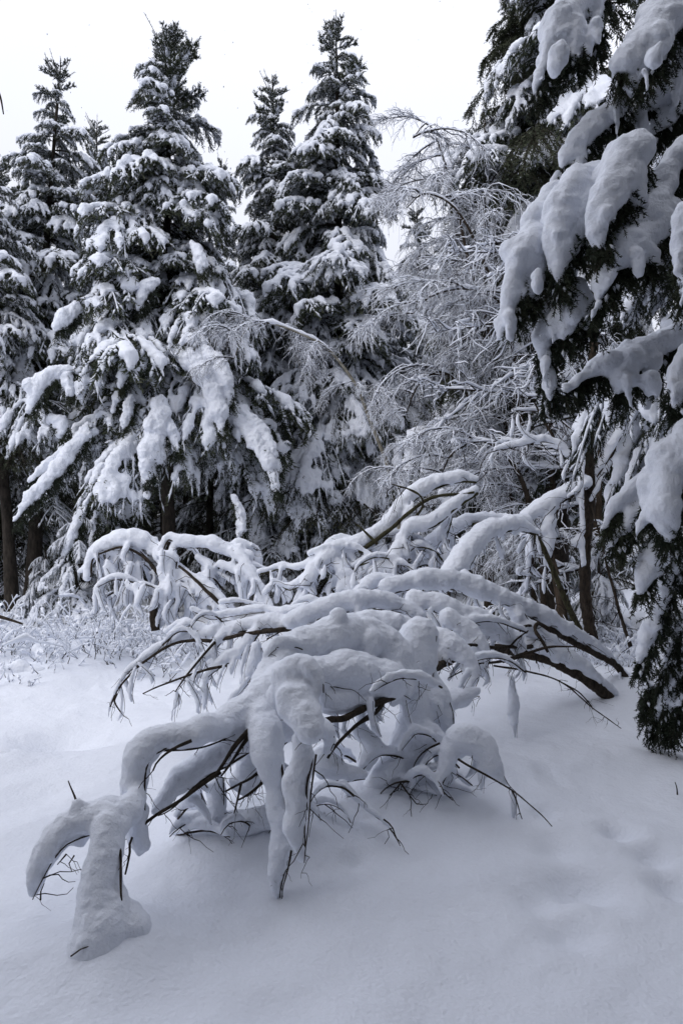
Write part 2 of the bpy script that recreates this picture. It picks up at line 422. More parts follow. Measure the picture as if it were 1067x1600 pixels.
def spruce_layout(rg, H, Rad, zlow, ztop_first, kind_low='low', dens=1.0, dead_to=None, onesided=None):
    """list of (kind, variant, z, azimuth, scale)"""
    out = []; z = ztop_first
    while z > zlow:
        u = (H - z) / H                                     # 0 top .. 1 bottom
        length = Rad * min(1.0, (u * 1.4) ** 0.75) + 0.2
        n = int(round((3.4 + 3.6 * min(1, u * 2.2)) * dens)); a0 = rg.random() * 6.28
        for j in range(n):
            if rg.random() < .1: continue
            l = length * (0.6 + 0.7 * rg.random() ** 1.3); az = a0 + (j + 0.7 * (rg.random() - .5)) * 6.283 / n
            if dead_to is not None and z < dead_to: kind = 'dead' if rg.random() < .8 else 'mid'
            elif u < 0.06 or (u < .13 and rg.random() < .4): kind = 'top'
            elif u < 0.34: kind = 'up'
            elif u < 0.66: kind = 'mid' if rg.random() < .6 else 'up'
            else: kind = kind_low if rg.random() < .45 else 'mid'
            v = rg.integers(len(LIB[kind])); out.append((kind, int(v), z + rg.normal() * (.06 + .3 * min(1, u * 2.5)), az, l / LIB[kind][v]['L']))
        z -= (0.18 + 0.22 * min(1, u * 1.8)) * (0.85 + .3 * rg.random())
    return out

def trunk_mesh(H, r0, lean, seed, m=BARK_SPRUCE, K=18):
    rg = np.random.default_rng(seed); t = np.linspace(0, 1, K)
    P = np.stack([lean[0] * t ** 1.2 + .05 * np.sin(t * 7 + seed), lean[1] * t ** 1.2, -0.3 + (H + .3) * t], -1)
    r = r0 * (1 - t) ** 0.85 + 0.012; r[0] *= 1.35; r[1] *= 1.08
    V, F = tubes(P[None], r[None], 10)
    V = V + 0.015 * fbm(V * 6, 2)[:, None] * np.array([1, 1, 0])
    return Geo().add(V, F).mesh('trunk', [m]), P

def make_spruce(px, py_top, Y, Rad, label, seed, dead_to=None, zlow=1.6, dens=1.0, lean=(0, 0), r0=None, group=None, needle=None, second_top=False, kind_low='low', topcut=None, snowp=1.0):
    rg = np.random.default_rng(seed)
    top = at(px, py_top, Y); x0 = top[0] - lean[0]; zg = gz(x0, Y)
    H = topcut or (top[2] - zg)
    root = empty('spruce_tree', (x0, Y, zg), label, 'spruce', group)
    tm, P = trunk_mesh(H, r0 or H * 0.0135, lean, seed); link('trunk', tm, root)
    tt = np.linspace(0, 1, len(P))
    lay = spruce_layout(rg, H, Rad, zlow, H - 0.12, dens=dens, dead_to=dead_to, kind_low=kind_low)
    if second_top:
        lay += [(k, v, z, a, s) for k, v, z, a, s in spruce_layout(rg, H * .98, Rad * .4, H * .9, H * .975)]
    for kind, v, z, az, sc in lay:
        f = np.clip((z + .3) / (H + .3), 0, 1); x = np.interp(f, tt, P[:, 0]); y = np.interp(f, tt, P[:, 1])
        b = link('bough', LIB[kind][v]['needles'], root, (x, y, z)); b.rotation_euler = (rg.normal() * .1, rg.normal() * .07, az)
        sy = rg.choice([-1, 1]) * (0.9 + .3 * rg.random()); b.scale = (sc, sc * sy, sc * (0.9 + .25 * rg.random()))
        if rg.random() < (snowp if kind != 'dead' else .3): link('snow', LIB[kind][v]['snow'], b)
    # leader shoots at the tip
    V0 = np.array([[P[-1][0], P[-1][1], H - .5]] * 7); D = rg.normal(size=(7, 3)) * [.22, .22, .1] + [0, 0, .55]; D[0] = (0, 0, .75)
    V1 = V0 + D * (0.8 + .4 * rg.random((7, 1))); g = Geo()
    V, F = brush(V0, V1, 34, .05, .014, rg); g.add(V, F, 0)
    V, F = tubes(np.stack([V0, V1], 1), np.repeat([[.012, .005]], 7, 0), 4); g.add(V, F, 1)
    link('leader_shoots', g.mesh('leader_shoots', [NEEDLE, TWIG], False), root)
    return root

make_spruce(92, 100, 18.5, 2.7, 'tall snowy spruce with a narrow tip at the far left edge', 101, dead_to=6, zlow=3.4, lean=(.75, 0), dens=.95)
broad = make_spruce(262, 58, 16.0, 3.0, 'broad spruce with twin tips and long snow-laden lower boughs', 102, zlow=4.3, second_top=True, dens=1.3, r0=.17)
make_spruce(426, 128, 20.0, 2.5, 'slimmer spruce just left of the tallest pointed spruce', 103, dead_to=3.6, zlow=1.2, dens=1.15)
make_spruce(527, 38, 19.0, 2.75, 'tallest pointed spruce in the middle with snow on every bough', 104, dead_to=3.6, zlow=1.2, dens=1.2, r0=.19)
make_spruce(154, 192, 25.0, 1.9, 'distant spruce tip between the two left spruces', 105, dead_to=6, zlow=3)
make_spruce(347, 252, 27.0, 1.9, 'small distant spruce tip right of the broad spruce', 106, dead_to=6, zlow=3)
make_spruce(866, -420, 13.5, 2.9, 'towering dark spruce rising out of frame behind the snowy birches', 107, zlow=3.2, dens=1.1, kind_low='mid', r0=.24, snowp=.6)
make_spruce(-22, 250, 16.5, 2.4, 'spruce partly outside the frame at the left edge', 108, dead_to=5.5, zlow=3.2, lean=(-.6, 0))
make_spruce(5, 262, 21.0, 2.4, 'spruce filling the gap behind the far left trees', 111, dead_to=5, zlow=1.2)
make_spruce(650, 330, 24.0, 2.3, 'spruce half hidden behind the frosted birch twigs', 109, dead_to=4, zlow=3)
make_spruce(745, 200, 21.0, 2.4, 'spruce behind the arching birch tops', 110, dead_to=3.5, zlow=2.6)

# ------------------------------------------------------------------ merged spruces for the wood behind
def merged_tree(seed, H, Rad, zlow, dead_to):
    rg = np.random.default_rng(seed); g = Geo(); s = Geo()
    for kind, v, z, az, sc in spruce_layout(rg, H, Rad, zlow, H - .1, dens=.62, dead_to=dead_to):
        M = np.array([[math.cos(az), -math.sin(az), 0], [math.sin(az), math.cos(az), 0], [0, 0, 1]]) * sc
        for src, dst in ((LIB[kind][v]['g'], g), (LIB[kind][v]['s'], s))[:1 if kind == 'dead' else 2]:
            for V, F, m, off in zip(src.v, src.f, src.m, np.concatenate([[0], np.cumsum([len(a) for a in src.v])[:-1]])):
                dst.add(V @ M.T + [0, 0, z], F - off, m)
    tm, _ = trunk_mesh(H, .17, (0, 0), seed)
    return g.mesh('crown', [NEEDLE, TWIG], False), s.mesh('snow', [SNOW_FAR]), tm
FAR = [merged_tree(301, 13.0, 2.2, .5, 5.0), merged_tree(302, 14.0, 2.0, .5, 6.5)]
def far_tree(x, y, k, sc, rz, label, group):
    root = empty('spruce_tree', (x, y, gz(x, y)), label, 'spruce', group)
    root.rotation_euler = (0, 0, rz); root.scale = (sc, sc, sc)
    c, s, t = FAR[k]; link('crown', c, root); link('snow', s, root); link('trunk', t, root)
    return root
rf = np.random.default_rng(55)
for yy, n, x0, x1, s0 in ((23, 8, -13, 9, .78), (27, 10, -16, 12, .80), (32, 12, -19, 16, .85), (38, 14, -23, 20, .9), (46, 16, -28, 25, .95), (56, 18, -34, 31, 1.0)):
    for j in range(n):
        x = x0 + (x1 - x0) * (j + .2 + .6 * rf.random()) / n
        far_tree(x, yy + rf.normal() * 1.2, int(rf.integers(2)), s0 * (.8 + .3 * rf.random()), rf.random() * 6.28,
                 'dark spruce deep in the wood behind the front row of spruces', 'spruces deep in the wood')
# wood beside and behind the viewer: unseen spruces added mainly to shade the foreground
for (x, y) in ((4.3, -.4), (5.4, 2.7), (1.6, -2.6), (-1.6, -3.0), (-4.4, -3.4), (-4.8, -.6), (-3.2, -1.4), (-7.5, -1.5), (3.4, -2.2), (.6, -4.2), (-2.6, -4.5), (4.2, 1.2), (6, -4.5), (9, 2), (8, -3), (6.5, -8), (2.5, -9), (11, 7), (12, 13), (13, 18), (-2, -13), (11, -7), (5, -13), (-13, 21), (-16, 26)):
    far_tree(x + rf.normal() * .5, y + rf.normal() * .5, int(rf.integers(2)), .95 + .2 * rf.random(), rf.random() * 6.28,
             'unseen spruce of the surrounding wood, added to shade the foreground', 'unseen spruces added to shade the foreground')

# ------------------------------------------------------------------ frosted birches
def twig_paths(P0, D, L, hang, rg, K=5, curl=.12):
    N = len(P0); k = np.linspace(0, 1, K)[None, :, None]
    W = np.cumsum(rg.normal(size=(N, K, 3)) * curl, 1) * L[:, None, None] * .35; W[:, 0] = 0
    return P0[:, None] + D[:, None] * L[:, None, None] * k + np.array([0, 0, -1.]) * (L * hang)[:, None, None] * k ** 2 + W

def make_birch_branch(seed, L, a0, a1, n2, n3, snow=1.0, hang=.6, sub=.42, twl=.45):
    rg = np.random.default_rng(seed); K = 12; t = np.linspace(0, 1, K); ang = R(a0) + (R(a1) - R(a0)) * t
    yaw = np.cumsum(rg.normal(size=K)) * .08
    d = np.stack([np.cos(ang) * np.cos(yaw), np.cos(ang) * np.sin(yaw), np.sin(ang)], -1); ax = np.vstack([[0, 0, 0], np.cumsum(d[:-1] * L / (K - 1), 0)])
    tt = np.sort(rg.random(n2)) * .9 + .08
    p = np.stack([np.interp(tt, t, ax[:, k]) for k in range(3)], 1); dd = np.stack([np.interp(tt, t, d[:, k]) for k in range(3)], 1)
    sd = rg.choice([-1, 1], n2)[:, None]; S = unit(np.cross(dd, [0, 0, 1.])) * sd
    D = unit(dd * .8 + S * (.3 + .6 * rg.random((n2, 1))) + rg.normal(size=(n2, 3)) * .2 + [0, 0, .15])
    Ls = L * sub * (1.1 - .7 * tt) * (.6 + .7 * rg.random(n2))
    P2 = twig_paths(p, D, Ls, hang * .7, rg, 6)
    i = rg.integers(0, n2, n3); u = rg.random(n3) * 4.99; k = u.astype(int); f = (u - k)[:, None]
    q0 = P2[i, k] * (1 - f) + P2[i, k + 1] * f; T = unit(P2[i, k + 1] - P2[i, k])
    D3 = unit(T * .6 + rg.normal(size=(n3, 3)) * .6 + [0, 0, -.08])
    L3 = twl * (.35 + .9 * rg.random(n3)); P3 = twig_paths(q0, D3, L3, hang * .8, rg, 6, .2)
    g, s = Geo(), Geo()
    def put(P, r0, r1, sr0, sr1, sides):
        N, K, _ = P.shape; r = np.repeat(np.linspace(r0, r1, K)[None], N, 0)
        V, F = tubes(P, r, sides); g.add(V, F)
        sr = np.repeat(np.linspace(sr0, sr1, K)[None], N, 0) * snow * (.35 + 1.1 * rg.random((N, K))); sr[:, -1] *= .4
        Q = P.copy(); Q[..., 2] += r + sr * .7; kk = (rg.random(N) < .72) if N > 40 else np.ones(N, bool)
        Q = Q[kk]; sr = sr[kk]
        V, F = tubes(Q, sr, 4, 1.2); s.add(V, F)
    A = resample(ax, .06)[None]; put(A, .022 * L / 2, .005, .034, .014, 6)
    put(P2, .009, .004, .017, .009, 4); put(P3, .0045, .0022, .0085, .004, 3)
    return dict(L=L, needles=g.mesh('branch', [TWIG]), snow=s.mesh('branch_snow', [SNOW_FINE]))
BIR = [make_birch_branch(400 + i, 2.2, 28 - 7 * i, -50 - 4 * i, 16, 160, hang=.65, twl=.45) for i in range(4)]
BIRH = [make_birch_branch(420 + i, 2.6, 10 - 4 * i, -14 - 6 * i, 15, 90, snow=1.3, hang=.4, twl=.38) for i in range(4)]

def make_birch(px_path, label, seed, nb, r0=.05, lib=None, bark=BARK_DARK, tmin=.25, left=.5, sc=(.5, 1.0), group=None, name='birch_tree', snow_r=.035):
    rg = np.random.default_rng(seed); lib = lib or BIR
    P = cat(np.array([at(*q) for q in px_path]), 8); P = resample(P, .12)
    base = P[0].copy(); base[2] = gz(base[0], base[1]); root = empty(name, base, label, 'birch', group)
    P = P - base; P[0, 2] = -.2
    n = len(P); t = np.linspace(0, 1, n); r = r0 * (1 - t) ** .8 + .008
    V, F = tubes(P[None], r[None], 8); link('trunk', Geo().add(V, F).mesh('trunk', [bark]), root)
    T = unit(np.gradient(P, axis=0)); lean = np.clip(1.2 - np.abs(T[:, 2]) * 1.2, 0.12, 1)
    sr = snow_r * lean * (.6 + .8 * rg.random(n)) * np.clip((1 - t) * 8, .2, 1)
    Q = P + np.array([0, 0, 1.]) * (r * np.sqrt(np.maximum(0, 1 - T[:, 2] ** 2)) + sr * .4)[:, None]
    V, F = tubes(Q[None], sr[None], 6); link('snow', Geo().add(V, F).mesh('snow', [SNOW_FINE]), root)
    for j in range(nb):
        u = tmin + (1 - tmin) * (j + rg.random()) / nb; i = min(n - 1, int(u * n))
        k = rg.integers(len(lib)); az = math.pi + rg.normal() * .7 if rg.random() < left else rg.random() * 6.283
        b = link('branch', lib[k]['needles'], root, P[i]); s = sc[0] + (sc[1] - sc[0]) * rg.random() * (1.1 - .5 * u)
        b.rotation_euler = (rg.normal() * .15, rg.normal() * .2, az); b.scale = (s, s * rg.choice([-1, 1]), s)
        link('snow', lib[k]['snow'], b)
    return root
make_birch([(800, 935, 12.5), (792, 700, 12.4), (772, 550, 12.2), (735, 420, 12), (705, 290, 11.8), (672, 196, 11.6), (645, 215, 11.5)], 'birch bent over at its top against the pale sky', 501, 19, tmin=.35, left=.6, sc=(.4, .9))
make_birch([(835, 940, 11.5), (818, 700, 11.4), (800, 540, 11.3), (760, 420, 11.1), (715, 330, 10.9), (665, 302, 10.8), (635, 325, 10.7)], 'arching birch whose tip hangs left beside the tallest spruce', 502, 17, tmin=.35, left=.45, sc=(.4, .8))
make_birch([(872, 945, 11.0), (852, 620, 11), (800, 490, 10.8), (735, 452, 10.6), (675, 462, 10.5), (645, 490, 10.5)], 'snow-lined birch stem leaning level to the left at mid height', 503, 17, tmin=.3, left=.4, sc=(.4, .8))
make_birch([(760, 930, 12.2), (772, 760, 12.1), (742, 640, 12), (695, 582, 11.8), (655, 600, 11.7), (635, 645, 11.6)], 'low birch curving over to the left above the snowy arches', 504, 16, tmin=.25, left=.5, sc=(.4, .9))
make_birch([(768, 940, 13.2), (758, 600, 13.2), (757, 380, 13.2), (757, 175, 13.2)], 'straight slender birch standing upright among the bent birches', 505, 18, tmin=.4, left=.4, sc=(.4, .8))
make_birch([(930, 960, 10.2), (936, 620, 10.2), (930, 420, 10.2), (925, 320, 10.2)], 'birch with level snow-lined limbs beside the near spruce', 506, 17, r0=.07, lib=BIRH, tmin=.12, left=.85, sc=(.7, 1.15), bark=BARK_BROWN)
make_birch([(640, 935, 14.5), (611, 751, 14.3), (592, 692, 14.2), (576, 652, 14.1), (560, 609, 14), (537, 574, 13.9), (509, 542, 13.8), (478, 525, 13.7), (423, 505, 13.6), (385, 515, 13.5), (366, 560, 13.4)],
           'pale bent birch arching left in front of the spruces', 507, 13, r0=.05, bark=BARK_PALE, tmin=.55, left=.6, sc=(.35, .75), snow_r=.05)
make_birch([(700, 930, 13.6), (690, 800, 13.5), (660, 700, 13.4), (645, 690, 13.3), (625, 735, 13.2)], 'short bowed birch at the edge of the dark wood', 508, 10, tmin=.2, left=.5, sc=(.35, .8))
make_birch([(850, 950, 10.5), (842, 850, 10.5), (810, 740, 10.3), (760, 690, 10.1), (710, 705, 10), (690, 740, 10)], 'small bowed birch behind the snowy arches', 509, 13, tmin=.2, left=.5, sc=(.35, .75))

# ------------------------------------------------------------------ snow-loaded fallen trees, traced strokes (photo x, y, radius in px, distance)
def strokes_to_snow(strokes, voxel, smooth, lump=0.010, jitter=.10, seed=1, rf=1.0, lobes=.35):
    rg = np.random.default_rng(seed); C, Rr = [], []
    for st in strokes:
        A = np.array([np.append(at(x, y, Y), r / FPX * Y) for x, y, r, Y in st])
        A = cat(A, 8); A[:, 3] = np.maximum(A[:, 3], .004); A = resample(A, max(.012, float(np.median(A[:, 3])) * .28))
        n = len(A); nz = vnoise(A[:, :3] * 9 + seed) + .6 * vnoise(A[:, :3] * 21 + seed)
        r = rf * A[:, 3] * (1 + jitter * 1.5 * nz)
        c = A[:, :3] + np.stack([vnoise(A[:, :3] * 14 + 40), vnoise(A[:, :3] * 14 + 50), vnoise(A[:, :3] * 14 + 60)], 1) * (r * .16)[:, None]
        C.append(c); Rr.append(np.stack([r, r * 1.05, r], 1))
        nl = int(lobes * n)
        if nl:
            k = rg.integers(0, n, nl); q = r[k] * (.35 + .3 * rg.random(nl)); dv = unit(rg.normal(size=(nl, 3)) + [0, 0, -.45])
            C.append(c[k] + dv * (r[k] * (.75 + .25 * rg.random(nl)))[:, None]); Rr.append(np.stack([q, q, q * 1.25], 1))
    C = np.concatenate(C); Rr = np.concatenate(Rr); big = Rr[:, 0] > voxel * 3.5
    V, F = spheres(C[big], Rr[big], ICO2); V2, F2_ = spheres(C[~big], Rr[~big], ICO1); F = np.concatenate([F, F2_ + len(V)]); V = np.concatenate([V, V2])
    V, F, Nn = remesh(V, F, voxel, smooth)
    d = lump * (1.2 * vnoise(V * 8) + .75 * vnoise(V * 19) + .45 * vnoise(V * 40) + .4 * vnoise(V * np.array([26, 26, 62])))
    return V + Nn * d[:, None], F

def stroke_branch(st, rad, off=.92, side=1):
    """bare wood showing along the lower edge of a stroke of snow"""
    A = np.array([np.append(at(x, y, Y), r / FPX * Y) for x, y, r, Y in st]); A = resample(cat(A, 8), .04)
    T = unit(np.gradient(A[:, :3], axis=0)); steep = np.clip(np.abs(T[:, 2]), 0, 1)[:, None]
    dn = np.array([0, -.35, -1.]) * (1 - steep) + np.array([side * .9, -.5, 0]) * steep
    k = np.linspace(0, 1, len(A))
    wob = np.stack([vnoise(A[:, :3] * 5 + 3), vnoise(A[:, :3] * 5 + 9), vnoise(A[:, :3] * 5 + 21)], 1) * .012
    P = A[:, :3] + unit(dn) * (A[:, 3:4] * off) + wob
    P = resample(P, .03); r = np.linspace(rad, rad * .35, len(P)) * (1 + .15 * vnoise(P * 30))
    return P, r

def random_twigs(paths, n, rg, L=(.08, .28), r=.0028, down=.5, camside=.25):
    allp = np.concatenate(paths); i = rg.integers(0, len(allp), n); p = allp[i]
    D = unit(rg.normal(size=(n, 3)) * [1, .7, .6] + [0, -camside, -down]); Ln = L[0] + (L[1] - L[0]) * rg.random(n) ** 1.5
    P = twig_paths(p, D, Ln, .25, rg, 6, .16); g = Geo()
    V, F = tubes(P, np.repeat(np.linspace(r, r * .4, 6)[None], n, 0) * (.6 + .9 * rg.random((n, 1))), 4); g.add(V, F)
    m = n; j = rg.integers(0, n, m); k = rg.integers(1, 5, m); q = P[j, k]
    D2 = unit(unit(P[j, k] - P[j, k - 1]) + rg.normal(size=(m, 3)) * .5); P2 = twig_paths(q, D2, Ln[j] * .45, .2, rg, 5, .16)
    V, F = tubes(P2, np.repeat(np.linspace(r * .6, r * .3, 5)[None], m, 0), 3); g.add(V, F)
    return g

def arcs(n, box, rg, rpx=(9, 17), span=(50, 120), rise=(10, 34)):
    """small snowy loops of branchlets inside a region: box = x0, x1, y0, y1, Y at y0, Y at y1"""
    x0, x1, y0, y1, Ya, Yb = box; out = []
    for _ in range(n):
        x = x0 + (x1 - x0) * rg.random(); y = y0 + (y1 - y0) * rg.random(); Y = Ya + (Yb - Ya) * (y - y0) / (y1 - y0) + rg.normal() * .12
        w = (span[0] + (span[1] - span[0]) * rg.random()) * rg.choice([-1, 1]); h = rise[0] + (rise[1] - rise[0]) * rg.random(); r = rpx[0] + (rpx[1] - rpx[0]) * rg.random(); f = 4 + 26 * rg.random()
        out.append([(x - w * .5, y + f * .4, r * .7, Y + .08), (x - w * .2, y - h * .7, r, Y), (x + w * .1, y - h, r, Y - .03), (x + w * .4, y - h * .3 + f * .3, r * .9, Y - .06), (x + w * .55, y + f, r * .45, Y - .1)])
    return out

def drips(strokes, n, rg, rpx=(4, 7), lpx=(20, 55), sway=10, prof=(.5, .9, 1.15, .7)):
    out = []
    for _ in range(n):
        st = strokes[rg.integers(len(strokes))]; i = rg.integers(len(st)); x, y, r, Y = st[i]
        if i + 1 < len(st):
            f = rg.random(); x2, y2, r2, Y2 = st[i + 1]; x, y, r, Y = x + (x2 - x) * f, y + (y2 - y) * f, r + (r2 - r) * f, Y + (Y2 - Y) * f
        l = lpx[0] + (lpx[1] - lpx[0]) * rg.random(); w = rpx[0] + (rpx[1] - rpx[0]) * rg.random(); s = rg.normal() * sway; y += r * .5; Y += rg.normal() * .15
        gy = HORIZON + EYE * FPX / Y - 6
        b = rg.normal() * sway * .3
        out.append([(x, y, w * prof[0], Y), (x + s * .3 + b, min(gy, y + l * .4), w * prof[1], Y), (x + s * .6 + b, min(gy, y + l * .75), w * prof[2], Y), (x + s * .8, min(gy, y + l), w * prof[3], Y)])
    return out

def fallen_tree(name, label, cat_, base, strokes, bare, voxel, smooth, seed, lump, ntw, br=.012, bark=BARK_DARK, extra=(), tw=(.08, .28), twr=.0028, off=.80, group=None, rf=.9, lobes=.15):
    rg = np.random.default_rng(seed)
    b = at(*base); root = empty(name, (b[0], b[1], gz(b[0], b[1])), label, cat_, group); o = np.array(root.location)
    V, F = strokes_to_snow(list(strokes) + list(extra), voxel, smooth, lump, seed=seed, rf=rf, lobes=lobes)
    link('snow_load', Geo().add(V - o, F).mesh('snow_load', [SNOW_NEAR]), root)
    paths = []
    for st in strokes:
        P, r = stroke_branch(st, br * (.6 + .7 * rg.random()), rf * .93); paths.append(P)
        V, F = tubes((P - o)[None], r[None], 7); link('branch', Geo().add(V, F).mesh('branch', [bark]), root)
    for j, (nm, rpx, pts) in enumerate(bare):
        P = cat(np.array([at(*q) for q in pts]), 8); Y = pts[0][2]; P = resample(P, .03)
        P = P + np.stack([vnoise(P * 7 + 1), vnoise(P * 7 + 5), vnoise(P * 7 + 8)], 1) * .008
        r = np.linspace(rpx[0], rpx[1], len(P)) / FPX * Y * (1 + .16 * vnoise(P * 35)); paths.append(P)
        V, F = tubes((P - o)[None], r[None], 9 if rpx[0] > 5 else 6); link(nm, Geo().add(V, F).mesh(nm, [bark]), root)
    dr = [np.array([at(x + 4, y + 4, Y - .03) for x, y, r, Y in st]) for st in extra]
    if ntw:
        g = random_twigs(paths, ntw, rg, tw, twr)
        for P in dr:
            Q = resample(cat(P, 4), .05)[None]; V, F = tubes(Q, np.linspace(twr, twr * .5, Q.shape[1])[None], 4); g.add(V, F)
        for k in range(len(g.v)): g.v[k] = g.v[k] - o.astype(np.float32)
        link('twigs', g.mesh('twigs', [TWIG]), root)['kind'] = 'stuff'
    return root

# --- front tree, bowed down towards the viewer
F1 = [
 [(215, 1245, 20, 3.0), (200, 1262, 26, 2.95), (165, 1276, 27, 2.9), (130, 1282, 29, 2.86), (98, 1298, 29, 2.83), (74, 1330, 26, 2.8), (60, 1366, 20, 2.78), (51, 1398, 10, 2.77)],
 [(175, 1280, 32, 2.9), (168, 1300, 32, 2.82), (166, 1340, 37, 2.77), (162, 1390, 45, 2.73), (160, 1435, 54, 2.7), (152, 1470, 54, 2.67), (136, 1496, 42, 2.64)],
 [(186, 1420, 32, 2.74), (206, 1455, 42, 2.72), (226, 1476, 30, 2.71)],
 [(258, 1150, 22, 3.16), (228, 1165, 27, 3.12), (213, 1195, 27, 3.1), (210, 1240, 26, 3.08), (212, 1285, 23, 3.06), (217, 1320, 15, 3.05), (219, 1336, 7, 3.05)],
 [(250, 1152, 24, 3.16), (300, 1146, 27, 3.2), (345, 1131, 30, 3.3), (385, 1112, 33, 3.4), (420, 1088, 36, 3.5), (450, 1062, 36, 3.62)],
 [(388, 1150, 28, 3.4), (350, 1172, 30, 3.38), (318, 1192, 27, 3.34), (285, 1218, 25, 3.26), (258, 1250, 19, 3.2), (242, 1268, 9, 3.16)],
 [(404, 1112, 26, 3.38), (416, 1150, 30, 3.26), (424, 1188, 26, 3.18), (430, 1225, 20, 3.14), (433, 1262, 22, 3.12), (441, 1300, 19, 3.1), (436, 1348, 20, 3.08), (431, 1382, 13, 3.07), (434, 1403, 5, 3.07)],
 [(440, 1085, 28, 3.2), (452, 1055, 32, 3.12), (475, 1042, 26, 3.06), (494, 1056, 16, 3.02), (500, 1080, 9, 3.0)],
 [(452, 1070, 33, 3.12), (462, 1096, 35, 3.02), (476, 1122, 32, 2.92), (486, 1143, 25, 2.86)],
 [(470, 1150, 16, 3.04), (474, 1180, 21, 3.0), (462, 1222, 25, 2.97), (466, 1262, 20, 2.95), (462, 1290, 21, 2.94), (467, 1318, 16, 2.93), (471, 1343, 7, 2.93)],
 [(400, 1085, 26, 3.6), (425, 1052, 32, 3.75), (450, 1024, 34, 3.9), (490, 1002, 36, 4.0), (540, 992, 38, 4.1), (590, 1000, 40, 4.2), (622, 1030, 38, 4.2), (636, 1062, 28, 4.2)],
 [(495, 1050, 30, 3.8), (550, 1048, 36, 3.9), (600, 1062, 34, 4.0), (630, 1078, 24, 4.1)],
 [(515, 1092, 26, 3.8), (545, 1088, 28, 3.86), (580, 1080, 22, 3.95)],
 [(655, 990, 34, 4.35), (650, 1030, 35, 4.32), (648, 1075, 34, 4.26), (652, 1115, 31, 4.22), (642, 1158, 30, 4.16), (622, 1192, 30, 4.1), (600, 1218, 26, 4.06), (574, 1242, 14, 4.0)],
 [(668, 1060, 22, 4.3), (684, 1095, 26, 4.28), (692, 1122, 24, 4.26), (700, 1142, 12, 4.24)],
 [(640, 1180, 22, 4.1), (668, 1162, 15, 4.14), (690, 1155, 8, 4.16)],
 [(686, 1225, 8, 3.9), (694, 1200, 13, 3.92), (704, 1172, 22, 3.94), (727, 1154, 28, 3.94), (750, 1166, 29, 3.92), (766, 1192, 20, 3.9), (782, 1216, 10, 3.88), (802, 1234, 4, 3.86)],
 [(340, 1298, 23, 3.5), (380, 1290, 25, 3.5), (422, 1274, 21, 3.5)],
 [(300, 1235, 22, 3.7), (303, 1270, 25, 3.68), (300, 1305, 24, 3.66)],
 [(340, 1215, 13, 3.5), (338, 1250, 17, 3.5), (336, 1280, 14, 3.5)],
 [(360, 1330, 26, 3.55), (400, 1335, 22, 3.5), (365, 1345, 22, 3.45)],
 [(500, 1190, 20, 3.8), (525, 1200, 24, 3.8), (548, 1205, 15, 3.8), (570, 1210, 8, 3.8)],
 [(535, 1225, 10, 3.65), (575, 1262, 8, 3.6), (600, 1282, 6, 3.56), (612, 1300, 5, 3.54), (622, 1318, 3, 3.52)],
 [(720, 1088, 20, 4.6), (705, 1095, 14, 4.5), (745, 1080, 10, 4.6)],
 [(560, 1140, 16, 4.0), (585, 1165, 20, 4.0), (570, 1190, 16, 4.0)],
 [(500, 1130, 14, 3.5), (515, 1150, 16, 3.5), (512, 1172, 10, 3.5)],
 [(450, 1130, 30, 3.45), (400, 1180, 26, 3.5), (385, 1230, 22, 3.55)],
 [(640, 1250, 18, 4.1), (665, 1255, 20, 4.1), (610, 1262, 18, 4.05)],
 [(20, 1186, 14, 5.0), (5, 1184, 15, 5.0), (-20, 1186, 14, 5.0), (38, 1190, 8, 5.0)],
]
LUMP = F1.pop()
